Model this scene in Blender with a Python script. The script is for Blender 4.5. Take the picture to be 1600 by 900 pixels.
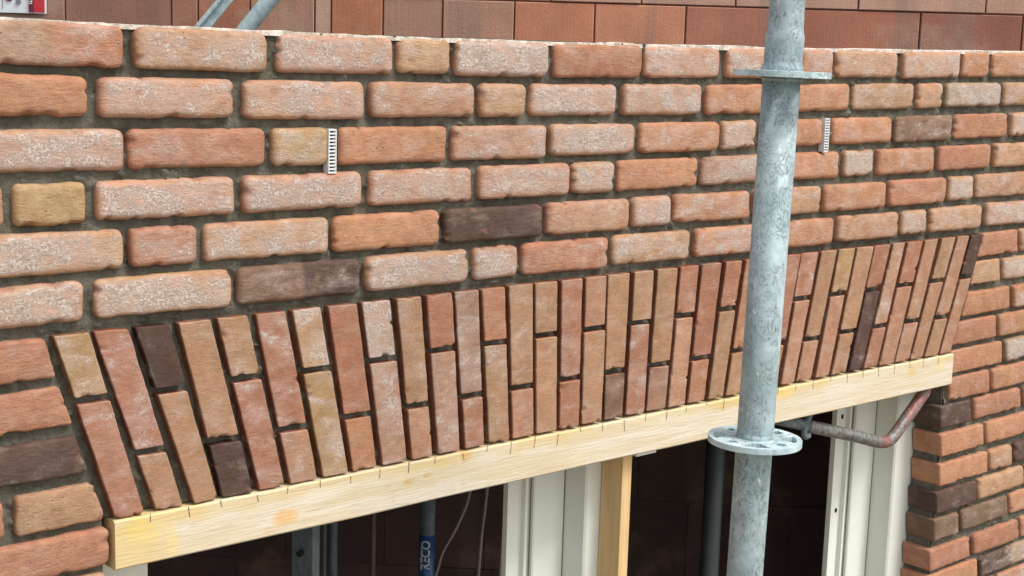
# Facing-brick wall under construction: flat arch on a timber former, scaffold standard in front.
import bpy, bmesh, math, random
import numpy as np
from mathutils import Vector, Matrix

for o in list(bpy.data.objects): bpy.data.objects.remove(o)
SC = bpy.context.scene
COL = SC.collection

# ---------------------------------------------------------------- camera, sky, sun, exposure
F = Vector((0.6478, 0.7434, -0.1665)).normalized()
RT = Vector((0.7568, -0.6529, 0.0292)).normalized()
UP = RT.cross(F).normalized()
cd = bpy.data.cameras.new('camera'); cam = bpy.data.objects.new('camera', cd); COL.objects.link(cam)
cam.matrix_world = Matrix(((RT.x, UP.x, -F.x, 0), (RT.y, UP.y, -F.y, -1.6624), (RT.z, UP.z, -F.z, -0.0053), (0, 0, 0, 1)))
cd.sensor_width = 36; cd.lens = 50.908; cd.clip_start = .05; cd.clip_end = 500
SC.camera = cam

SUN_EL, SUN_AZ = math.radians(57), math.radians(157)      # azimuth clockwise from +Y
w = bpy.data.worlds.new('World'); SC.world = w; w.use_nodes = True
nt = w.node_tree; nt.nodes.clear()
sky = nt.nodes.new('ShaderNodeTexSky'); sky.sky_type = 'NISHITA'; sky.sun_disc = False
sky.sun_elevation = SUN_EL; sky.sun_rotation = SUN_AZ; sky.dust_density = 3; sky.air_density = 1
hs = nt.nodes.new('ShaderNodeHueSaturation'); hs.inputs['Saturation'].default_value = .28
bgn = nt.nodes.new('ShaderNodeBackground'); bgn.inputs['Strength'].default_value = .145
wo = nt.nodes.new('ShaderNodeOutputWorld')
nt.links.new(sky.outputs[0], hs.inputs['Color']); nt.links.new(hs.outputs[0], bgn.inputs[0]); nt.links.new(bgn.outputs[0], wo.inputs[0])
sd = bpy.data.lights.new('sun', 'SUN'); sd.energy = 1.5; sd.angle = math.radians(16); sd.color = (1, .96, .91)
sun = bpy.data.objects.new('sun', sd); COL.objects.link(sun)
sdir = Vector((math.sin(SUN_AZ) * math.cos(SUN_EL), math.cos(SUN_AZ) * math.cos(SUN_EL), math.sin(SUN_EL)))
sun.rotation_euler = sdir.to_track_quat('Z', 'Y').to_euler()
SC.view_settings.view_transform = 'Standard'; SC.view_settings.look = 'None'
SC.view_settings.gamma = 1; SC.view_settings.exposure = .62

# ---------------------------------------------------------------- helpers
def lin(c, k=1.0):
    r = []
    for v in c[:3]:
        v /= 255.; r.append(k * (v / 12.92 if v <= .04045 else ((v + .055) / 1.055) ** 2.4))
    return tuple(r) + (1,)

def thing(name, label, cat, loc=(0, 0, 0), group=None):
    o = bpy.data.objects.new(name, None); COL.objects.link(o); o.location = loc
    o.empty_display_size = .05
    return tag(o, label, cat, group)

def tag(o, label=None, cat=None, group=None, kind=None):
    if label: o['label'] = label
    if cat: o['category'] = cat
    if group: o['group'] = group
    if kind: o['kind'] = kind
    return o

def link_mesh(name, me, mat, parent=None):
    o = bpy.data.objects.new(name, me); COL.objects.link(o)
    if mat: me.materials.append(mat)
    if parent:
        o.parent = parent
        o.matrix_parent_inverse = Matrix.Translation(-Vector(parent.location))
    return o

def np_mesh(name, V, Q, smooth=True, attrs=None):
    me = bpy.data.meshes.new(name)
    V = np.asarray(V, np.float32); Q = np.asarray(Q, np.int32)
    me.vertices.add(len(V)); me.vertices.foreach_set('co', V.ravel())
    me.loops.add(Q.size); me.loops.foreach_set('vertex_index', Q.ravel())
    me.polygons.add(len(Q)); me.polygons.foreach_set('loop_start', np.arange(0, Q.size, 4, dtype=np.int32))
    me.polygons.foreach_set('use_smooth', np.full(len(Q), smooth, bool))
    me.update(calc_edges=True)
    for n, A in (attrs or {}).items():
        at = me.color_attributes.new(n, 'FLOAT_COLOR', 'POINT'); at.data.foreach_set('color', np.asarray(A, np.float32).ravel())
    me.validate()
    return me

def bm_obj(name, bm, mat, parent=None, smooth=False, bevel=0, seg=2):
    bmesh.ops.recalc_face_normals(bm, faces=bm.faces)
    me = bpy.data.meshes.new(name); bm.to_mesh(me); bm.free()
    if smooth:
        me.polygons.foreach_set('use_smooth', [True] * len(me.polygons))
    o = link_mesh(name, me, mat, parent)
    if bevel:
        m = o.modifiers.new('bevel', 'BEVEL'); m.width = bevel; m.segments = seg; m.limit_method = 'ANGLE'; m.angle_limit = .6
    return o

def box(bm, x0, x1, y0, y1, z0, z1):
    v = [bm.verts.new(c) for c in ((x0, y0, z0), (x1, y0, z0), (x1, y1, z0), (x0, y1, z0), (x0, y0, z1), (x1, y0, z1), (x1, y1, z1), (x0, y1, z1))]
    for f in ((0, 3, 2, 1), (4, 5, 6, 7), (0, 1, 5, 4), (1, 2, 6, 5), (2, 3, 7, 6), (3, 0, 4, 7)):
        bm.faces.new([v[i] for i in f])

def tube(bm, pts, rad, n=24, caps=True):
    pts = [Vector(p) for p in pts]; rs = rad if hasattr(rad, '__len__') else [rad] * len(pts)
    rings = []; ref = None
    for i, p in enumerate(pts):
        t = (pts[min(i + 1, len(pts) - 1)] - pts[max(i - 1, 0)]).normalized()
        if ref is None:
            ref = t.orthogonal().normalized()
        ref = (ref - t * ref.dot(t)).normalized(); b = t.cross(ref)
        rings.append([bm.verts.new(p + (ref * math.cos(a) + b * math.sin(a)) * rs[i]) for a in [k * 2 * math.pi / n for k in range(n)]])
    for A, B in zip(rings, rings[1:]):
        for k in range(n): bm.faces.new((A[k], A[(k + 1) % n], B[(k + 1) % n], B[k]))
    if caps:
        bm.faces.new(rings[0][::-1]); bm.faces.new(rings[-1])

def smooth_path(P, n=8):
    P = [Vector(p) for p in P]; Q = [P[0]] + P + [P[-1]]; out = []
    for i in range(1, len(Q) - 2):
        a, b, c, d = Q[i - 1:i + 3]
        for k in range(n):
            t = k / n
            out.append(.5 * ((2 * b) + (c - a) * t + (2 * a - 5 * b + 4 * c - d) * t * t + (3 * b - a - 3 * c + d) * t ** 3))
    out.append(P[-1]); return out

rs_ = np.random.RandomState(3)
TAB = rs_.rand(6, 256, 256).astype(np.float32) * 2 - 1
def vn(x, y, ch=0):
    """smooth 2D value noise, -1..1"""
    xi = np.floor(x).astype(int); yi = np.floor(y).astype(int); fx = x - xi; fy = y - yi
    fx = fx * fx * (3 - 2 * fx); fy = fy * fy * (3 - 2 * fy); T = TAB[ch]
    a = T[yi & 255, xi & 255]; b = T[yi & 255, (xi + 1) & 255]; c = T[(yi + 1) & 255, xi & 255]; d = T[(yi + 1) & 255, (xi + 1) & 255]
    return (a * (1 - fx) + b * fx) * (1 - fy) + (c * (1 - fx) + d * fx) * fy
def fbm(x, y, ch=0, o=3):
    s = 0; a = 1; n = 0
    for i in range(o):
        s = s + vn(x * 2 ** i + 17 * i, y * 2 ** i + 31 * i, (ch + i) % 6) * a; n += a; a *= .5
    return s / n

KNOTS = [(1.0411, -0.6652, 0.022, 0.013, (0.72, 0.4, 0.12, 1), 0.8), (1.0112, -0.6796, 0.01, 0.006, (0.62, 0.46, 0.26, 1), 0.5), (1.2553, -0.6529, 0.013, 0.006, (0.55, 0.36, 0.13, 1), 0.8), (1.2887, -0.648, 0.009, 0.006, (0.58, 0.38, 0.14, 1), 0.7), (1.3622, -0.6264, 0.012, 0.014, (0.66, 0.4, 0.12, 1), 0.8), (1.444, -0.6734, 0.014, 0.006, (0.62, 0.5, 0.3, 1), 0.6), (1.2262, -0.6693, 0.006, 0.012, (0.6, 0.48, 0.28, 1), 0.5), (2.5482, -0.6487, 0.016, 0.01, (0.66, 0.48, 0.2, 1), 0.7), (2.1323, -0.6327, 0.035, 0.016, (0.76, 0.52, 0.16, 1), 0.8), (2.2301, -0.6613, 0.012, 0.01, (0.7, 0.6, 0.38, 1), 0.6), (0.831, -0.6428, 0.03, 0.018, (0.74, 0.58, 0.2, 1), 0.6), (0.8674, -0.6634, 0.008, 0.03, (0.74, 0.58, 0.2, 1), 0.6), (0.8177, -0.6331, 0.02, 0.012, (0.72, 0.52, 0.16, 1), 0.7), (1.5963, -0.673, 0.012, 0.01, (0.72, 0.6, 0.38, 1), 0.5), (2.6525, -0.6412, 0.02, 0.02, (0.74, 0.6, 0.26, 1), 0.6)]
# ---------------------------------------------------------------- materials
def mat_new(name):
    m = bpy.data.materials.new(name); m.use_nodes = True; t = m.node_tree; t.nodes.clear()
    out = t.nodes.new('ShaderNodeOutputMaterial'); b = t.nodes.new('ShaderNodeBsdfPrincipled'); t.links.new(b.outputs[0], out.inputs[0])
    return m, t, b
class G:
    """tiny node-graph writer"""
    def __init__(s, t):
        s.t = t; s.co = t.nodes.new('ShaderNodeTexCoord').outputs['Object']
    def lk(s, v, i):
        if isinstance(v, (int, float)): i.default_value = v
        elif isinstance(v, tuple): i.default_value = v
        else: s.t.links.new(v, i)
    def map(s, sc, loc=(0, 0, 0), rot=(0, 0, 0), v=None):
        n = s.t.nodes.new('ShaderNodeMapping'); s.lk(v if v is not None else s.co, n.inputs[0])
        n.inputs['Scale'].default_value = sc; n.inputs['Location'].default_value = loc; n.inputs['Rotation'].default_value = rot; return n.outputs[0]
    def noise(s, sc, det=4, rough=.55, v=None, dist=0):
        n = s.t.nodes.new('ShaderNodeTexNoise'); s.lk(v if v is not None else s.co, n.inputs['Vector'])
        n.inputs['Scale'].default_value = sc; n.inputs['Detail'].default_value = det; n.inputs['Roughness'].default_value = rough; n.inputs['Distortion'].default_value = dist
        return n.outputs['Fac']
    def voro(s, sc, v=None, feat='F1', out='Distance', rnd=1):
        n = s.t.nodes.new('ShaderNodeTexVoronoi'); n.feature = feat; s.lk(v if v is not None else s.co, n.inputs['Vector']); n.inputs['Scale'].default_value = sc
        n.inputs['Randomness'].default_value = rnd
        return n.outputs[out]
    def ramp(s, v, a, b, lo=0., hi=1.):
        n = s.t.nodes.new('ShaderNodeMapRange'); n.interpolation_type = 'SMOOTHSTEP'; s.lk(v, n.inputs[0])
        for i, x in zip((1, 2, 3, 4), (a, b, lo, hi)): n.inputs[i].default_value = x
        return n.outputs[0]
    def m(s, op, a, b=0., clamp=False):
        n = s.t.nodes.new('ShaderNodeMath'); n.operation = op; n.use_clamp = clamp; s.lk(a, n.inputs[0]); s.lk(b, n.inputs[1]); return n.outputs[0]
    def mix(s, f, a, b, mode='MIX'):
        n = s.t.nodes.new('ShaderNodeMix'); n.data_type = 'RGBA'; n.blend_type = mode; s.lk(f, n.inputs[0]); s.lk(a, n.inputs[6]); s.lk(b, n.inputs[7]); return n.outputs[2]
    def attr(s, name):
        n = s.t.nodes.new('ShaderNodeAttribute'); n.attribute_name = name; sp = s.t.nodes.new('ShaderNodeSeparateColor'); s.t.links.new(n.outputs['Color'], sp.inputs[0])
        return n.outputs['Color'], sp.outputs[0], sp.outputs[1], sp.outputs[2], n.outputs['Alpha']
    def bump(s, h, dist, b, strength=1., prev=None):
        n = s.t.nodes.new('ShaderNodeBump'); n.inputs['Distance'].default_value = dist; n.inputs['Strength'].default_value = strength
        s.lk(h, n.inputs['Height'])
        if prev is not None: s.t.links.new(prev, n.inputs['Normal'])
        if b is not None: s.t.links.new(n.outputs[0], b.inputs['Normal'])
        return n.outputs[0]
    def sep(s, v=None):
        n = s.t.nodes.new('ShaderNodeSeparateXYZ'); s.lk(v if v is not None else s.co, n.inputs[0]); return n.outputs

def brick_material(name, tumbled):
    m, t, b = mat_new(name); g = G(t)
    col, _, _, _, _ = g.attr('tint'); _, wh, ed, chip, spot = g.attr('wear')
    c = g.mix(1., col, g.mix(g.ramp(g.noise(34, 4, .6), .3, .7), (.90, .86, .82, 1), (1.10, 1.10, 1.08, 1)), 'MULTIPLY')
    # streaky folds of the moulded face
    strk = g.noise(1, 5, .65, v=g.map((70, 70, 260), rot=(0, .08, 0)), dist=.6)
    c = g.mix(1., c, g.mix(g.ramp(strk, .35, .68), (.90, .87, .85, 1), (1.08, 1.07, 1.06, 1)), 'MULTIPLY')
    # patches where the clay fired pinker, sandier or more orange
    p1 = g.ramp(g.noise(17, 4, .6, v=g.map((1, 1, 1.6), (3, 8, 1))), .40, .62)
    p2 = g.ramp(g.noise(23, 4, .65, v=g.map((1, 1, 1.4), (13, 2, 7))), .46, .66)
    lum = g.mix(1., c, (1.05, .89, .80, 1), 'MULTIPLY')
    c = g.mix(g.m('MULTIPLY', p1, .55), c, lum)
    c = g.mix(g.m('MULTIPLY', p2, .50), c, g.mix(1., c, (1.04, 1.12, 1.04, 1), 'MULTIPLY'))
    c = g.mix(g.m('MULTIPLY', g.ramp(g.noise(48, 5, .7, v=g.map((1, 1, 1), (1, 4, 2))), .54, .70), .35), c, g.mix(1., c, (.86, .78, .74, 1), 'MULTIPLY'))
    # worn, redder arrises
    en = g.m('MULTIPLY', ed, g.ramp(g.noise(75, 3), .30, .62, .25, 1.)); 
    c = g.mix(g.m('MULTIPLY', en, .7 if tumbled else .2), c, g.mix(1., c, (.97, .85, .76, 1), 'MULTIPLY'))
    # lime bloom: soft pinkish veil with fine white grains gathered in drifts
    grain = g.noise(330, 4, .75); grain2 = g.voro(210, v=g.map((1, 1, 1.5), (3, 1, 2)), feat='SMOOTH_F1')
    cloud = g.noise(19, 5, .65, v=g.map((1, 1, 1.9), (5, 2, 9)), dist=.4)
    cl = g.ramp(g.m('ADD', cloud, g.m('MULTIPLY', wh, .55)), .50, .95)
    veil = g.m('MULTIPLY', cl, g.m('ADD', .40, g.m('MULTIPLY', grain, .55)))
    c = g.mix(g.m('MULTIPLY', veil, .85), c, (.60, .45, .385, 1))
    drift = g.ramp(g.m('ADD', g.noise(34, 3, .6, v=g.map((1, 1, 1.5), (7, 7, 1))), g.m('MULTIPLY', cl, .22)), .50, .80)
    gr = g.ramp(g.m('ADD', grain, g.m('MULTIPLY', drift, .16)), .565, .66)
    f = g.m('MULTIPLY', g.m('MULTIPLY', cl, g.ramp(wh, .02, .3)), g.m('MULTIPLY', gr, g.m('ADD', .3, g.m('MULTIPLY', drift, .6))))
    c = g.mix(g.m('MINIMUM', f, .58), c, (.64, .56, .49, 1))
    # chips show the clean red body
    c = g.mix(g.m('MULTIPLY', chip, .75), c, g.mix(.35, (.30, .11, .06, 1), c))
    # mortar smeared over some arrises, and thin pale creases
    sm = g.m('MULTIPLY', g.ramp(g.noise(15, 4, .7, v=g.map((1, 1, 1), (21, 3, 5))), .56, .66), g.m('MULTIPLY', g.ramp(ed, .12, .75), g.ramp(g.noise(130, 3, .7), .38, .56)))
    c = g.mix(g.m('MULTIPLY', sm, .7), c, (.25, .225, .175, 1))
    hsv = t.nodes.new('ShaderNodeHueSaturation'); hsv.inputs['Saturation'].default_value = .90; g.lk(c, hsv.inputs['Color']); c = hsv.outputs[0]
    # pinholes and dark specks
    pit = g.ramp(g.voro(120, v=g.map((1, 1, 1), (2, 2, 2))), .06, .16, 1, 0)
    pm = g.m('MULTIPLY', pit, g.ramp(g.noise(30, 2), .5, .62))
    c = g.mix(g.m('MULTIPLY', pm, .55), c, (.10, .06, .045, 1))
    g.lk(c, b.inputs['Base Color']); b.inputs['Roughness'].default_value = .93
    b.inputs['Specular IOR Level'].default_value = .08
    h = g.m('ADD', g.m('MULTIPLY', g.noise(260, 4, .65), .5), g.m('MULTIPLY', strk, .6 if tumbled else .4))
    h = g.m('SUBTRACT', h, g.m('MULTIPLY', pm, .5)); h = g.m('ADD', h, g.m('MULTIPLY', f, .3))
    n1 = g.bump(h, .0026 if tumbled else .0016, None, 1.)
    g.bump(g.noise(620, 3, .7), .0007 if tumbled else .0012, b, 1., prev=n1)
    return m
M_TUMBLED = brick_material('tumbled brick', True)
M_CUT = brick_material('cut brick', False)

def mortar_material():
    m, t, b = mat_new('grey mortar'); g = G(t)
    c = g.mix(g.ramp(g.noise(45, 5, .65), .3, .7), (.125, .118, .09, 1), (.225, .21, .165, 1))
    c = g.mix(g.ramp(g.noise(380, 3, .7), .58, .72), c, (.30, .28, .22, 1))
    c = g.mix(g.ramp(g.noise(8, 3, .6), .52, .7, 0, .5), c, (.085, .09, .065, 1))
    g.lk(c, b.inputs['Base Color']); b.inputs['Roughness'].default_value = .97; b.inputs['Specular IOR Level'].default_value = .1
    h = g.m('ADD', g.noise(180, 5, .75), g.m('MULTIPLY', g.noise(600, 3, .7), .4)); g.bump(h, .0055, b, 1.)
    return m
M_MORTAR = mortar_material()

def simple(name, c, rough=.6, metal=0., var=.12, sc=30, bump=0., bsc=200, spec=.5):
    m, t, b = mat_new(name); g = G(t)
    lo = tuple(v * (1 - var) for v in c[:3]) + (1,); hi = tuple(min(1, v * (1 + var)) for v in c[:3]) + (1,)
    g.lk(g.mix(g.ramp(g.noise(sc, 5, .6), .3, .7), lo, hi), b.inputs['Base Color'])
    b.inputs['Roughness'].default_value = rough; b.inputs['Metallic'].default_value = metal; b.inputs['Specular IOR Level'].default_value = spec
    if bump: g.bump(g.noise(bsc, 4, .6), bump, b)
    return m

def lit_top_mat():
    m, t, b = mat_new('lit top with mortar dust'); g = G(t)
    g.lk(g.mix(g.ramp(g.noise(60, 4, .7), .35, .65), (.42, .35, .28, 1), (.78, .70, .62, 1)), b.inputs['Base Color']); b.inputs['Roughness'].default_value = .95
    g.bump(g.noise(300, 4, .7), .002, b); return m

def galv(name, k=1.):
    m, t, b = mat_new(name); g = G(t)
    sp = g.voro(110, out='Color'); s3 = t.nodes.new('ShaderNodeSeparateColor'); t.links.new(sp, s3.inputs[0])
    c = g.mix(g.m('ADD', g.m('MULTIPLY', s3.outputs[0], .3), g.ramp(g.noise(38, 5, .65), .3, .7, 0, .7)), (.29 * k, .37 * k, .385 * k, 1), (.45 * k, .54 * k, .56 * k, 1))
    c = g.mix(g.ramp(g.noise(14, 4, .6), .38, .66), c, g.mix(1., c, (.80, .86, .84, 1), 'MULTIPLY'))
    scr = g.noise(1, 5, .7, v=g.map((95, 95, 60)), dist=1.6)
    line = g.ramp(g.m('ABSOLUTE', g.m('SUBTRACT', scr, .5)), .0, .022, 1, 0)
    line = g.m('MULTIPLY', line, g.ramp(g.noise(26, 3, .6, v=g.map((1, 1, .8), (4, 4, 4))), .43, .52))
    c = g.mix(g.m('MULTIPLY', line, .85), c, (.08, .11, .12, 1))
    dk = g.ramp(g.noise(95, 3, .6, v=g.map((1, 1, .6), (9, 1, 3))), .66, .71)
    c = g.mix(g.m('MULTIPLY', dk, .8), c, (.13, .15, .155, 1))
    wt = g.ramp(g.noise(60, 4, .7, v=g.map((1, 1, .5), (1, 7, 3))), .64, .72)
    c = g.mix(g.m('MULTIPLY', wt, .8), c, (.80 * k, .83 * k, .83 * k, 1))
    g.lk(c, b.inputs['Base Color']); b.inputs['Metallic'].default_value = .1
    g.lk(g.ramp(g.noise(40, 3), .3, .7, .42, .68), b.inputs['Roughness'])
    g.bump(g.m('ADD', g.noise(120, 4, .6), g.m('MULTIPLY', line, -.4)), .0012, b, .8); return m
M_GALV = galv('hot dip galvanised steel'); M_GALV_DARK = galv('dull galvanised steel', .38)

def wood(name, base, dark, axis=0, knots=True):
    m, t, b = mat_new(name); g = G(t)
    sc = [26, 26, 26]; sc[axis] = 1.6
    warp = g.noise(7, 2)
    ring = g.noise(1, 4, .6, v=g.map(tuple(v * 2.6 for v in sc)), dist=.5)
    c = g.mix(g.ramp(ring, .36, .66), base, tuple(v * f for v, f in zip(base[:3], (.90, .84, .70))) + (1,))
    fine = g.noise(1, 3, .7, v=g.map(tuple(v * 11 for v in sc)))
    c = g.mix(g.ramp(fine, .54, .70, 0, .55), c, tuple(v * .72 for v in base[:3]) + (1,))
    saw = g.noise(1, 3, .6, v=g.map((150, 20, 14) if axis == 0 else (20, 20, 160)))
    c = g.mix(g.ramp(saw, .66, .8, 0, .02), c, tuple(v * .78 for v in base[:3]) + (1,))
    if knots:
        ks = [2.4, 1, 6.]; ks[axis] = 2.6
        if axis == 2: ks = [7, 1, 2.2]
        k = g.voro(1, v=g.map(tuple(ks), (.31, 0, .42)))
        kf = g.ramp(k, .045, .15, 1, 0)
        c = g.mix(g.m('MULTIPLY', kf, .65), c, dark)
        c = g.mix(g.m('MULTIPLY', g.ramp(k, .02, .05, 1, 0), .7), c, (.28, .14, .05, 1))
    g.lk(c, b.inputs['Base Color']); b.inputs['Roughness'].default_value = .75; b.inputs['Specular IOR Level'].default_value = .25
    g.bump(g.m('ADD', g.m('MULTIPLY', saw, .1), fine), .0012, b, .8)
    return m, t, b, g, c
M_BOARD, _t, _b, _g, _c = wood('planed spruce', (.70, .625, .495, 1), (.60, .36, .12, 1), 0, False)
_x, _y, _z = _g.sep()
# resin yellow stain soaked in along the top edge and at the left end
_top = _g.ramp(_g.m('ADD', _z, _g.m('MULTIPLY', _g.noise(14, 4, .6), .055)), -.622, -.604)
_left = _g.ramp(_g.m('ADD', _x, _g.m('MULTIPLY', _g.noise(30, 4, .6), .08)), .86, .93, 1, 0)
_pat = _g.ramp(_g.noise(4.2, 3, .5), .48, .60)
_s = _g.m('MAXIMUM', _g.m('MULTIPLY', _top, .75), _g.m('MULTIPLY', _left, .75)); _s = _g.m('MULTIPLY', _s, _g.m('ADD', _g.m('MULTIPLY', _pat, .6), .4))
_c = _g.mix(_g.m('MINIMUM', _g.m('MULTIPLY', _s, 1.0), .72), _c, (.64, .47, .18, 1))
_wx = _g.m('ADD', _x, _g.m('MULTIPLY', _g.m('SUBTRACT', _g.noise(60, 3), .5), .012)); _wz = _g.m('ADD', _z, _g.m('MULTIPLY', _g.m('SUBTRACT', _g.noise(60, 3, v=_g.map((1, 1, 1), (5, 5, 5))), .5), .012))
for kx, kz, rx, rz, cc, st in KNOTS:
    dx = _g.m('DIVIDE', _g.m('SUBTRACT', _wx, kx), rx); dz = _g.m('DIVIDE', _g.m('SUBTRACT', _wz, kz), rz)
    dd = _g.m('ADD', _g.m('MULTIPLY', dx, dx), _g.m('MULTIPLY', dz, dz))
    _c = _g.mix(_g.m('MULTIPLY', _g.m('MULTIPLY', _g.ramp(dd, .0, 1.6, 1, 0), _g.ramp(_g.noise(55, 4, .7, v=_g.map((.4, 1, 2))), .3, .55, .35, 1)), st), _c, cc)
_cr = _g.ramp(_g.noise(1, 4, .6, v=_g.map((5, 30, 330), (2, 0, 9))), .665, .70)
_c = _g.mix(_g.m('MULTIPLY', _cr, .55), _c, (.30, .20, .10, 1))
_dirt = _g.ramp(_g.noise(22, 5, .7, v=_g.map((1, 1, 1.3), (4, 4, 9))), .60, .72)
_c = _g.mix(_g.m('MULTIPLY', _dirt, .28), _c, (.38, .33, .25, 1))
_g.lk(_c, _b.inputs['Base Color'])
M_STUD = wood('rough sawn spruce', (.72, .52, .28, 1), (.45, .22, .07, 1), 2)[0]

def clay_blocks(name, k=1.):
    m, t, b = mat_new(name); g = G(t)
    col = g.attr('tint')[0]
    c = g.mix(1., col, g.mix(g.ramp(g.noise(6, 5, .6), .3, .7), (.86, .84, .82, 1), (1.12, 1.1, 1.08, 1)), 'MULTIPLY')
    # vertical comb ridges and rain streaks
    st = g.noise(1, 3, .5, v=g.map((9, 9, .9), (2, 5, 1)))
    c = g.mix(g.ramp(st, .50, .66, 0, .5), c, (.26 * k, .19 * k, .16 * k, 1))
    du = g.noise(3.2, 5, .6, v=g.map((1, 1, 1), (8, 1, 2)))
    c = g.mix(g.ramp(du, .54, .70, 0, .5), c, (.55 * k, .38 * k, .28 * k, 1))
    g.lk(c, b.inputs['Base Color']); b.inputs['Roughness'].default_value = .9; b.inputs['Specular IOR Level'].default_value = .2
    g.bump(g.m('ADD', g.noise(160, 3), g.m('MULTIPLY', g.noise(1, 2, v=g.map((160, 160, 4))), .7)), .002, b, .6)
    return m
M_BLOCK = clay_blocks('hollow clay block')
M_BLOCK_SHADED = clay_blocks('shaded hollow clay block', .6)
M_CREAM = simple('cream powder coat', (.77, .785, .71, 1), .38, 0, .03, 12, .0001, 400, .5)
M_DARKHOLE = simple('bolt hole', (.01, .01, .01, 1), .9)
M_CABLE = simple('grey plastic conduit', (.22, .18, .165, 1), .6)
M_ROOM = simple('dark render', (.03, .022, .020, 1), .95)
M_WHITE = simple('white plastic', (.74, .76, .76, 1), .4, var=.03)
M_BLACK = simple('black void', (.02, .02, .02, 1), .8)
M_PENCIL = simple('pencil', (.16, .11, .06, 1), .9)

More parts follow.
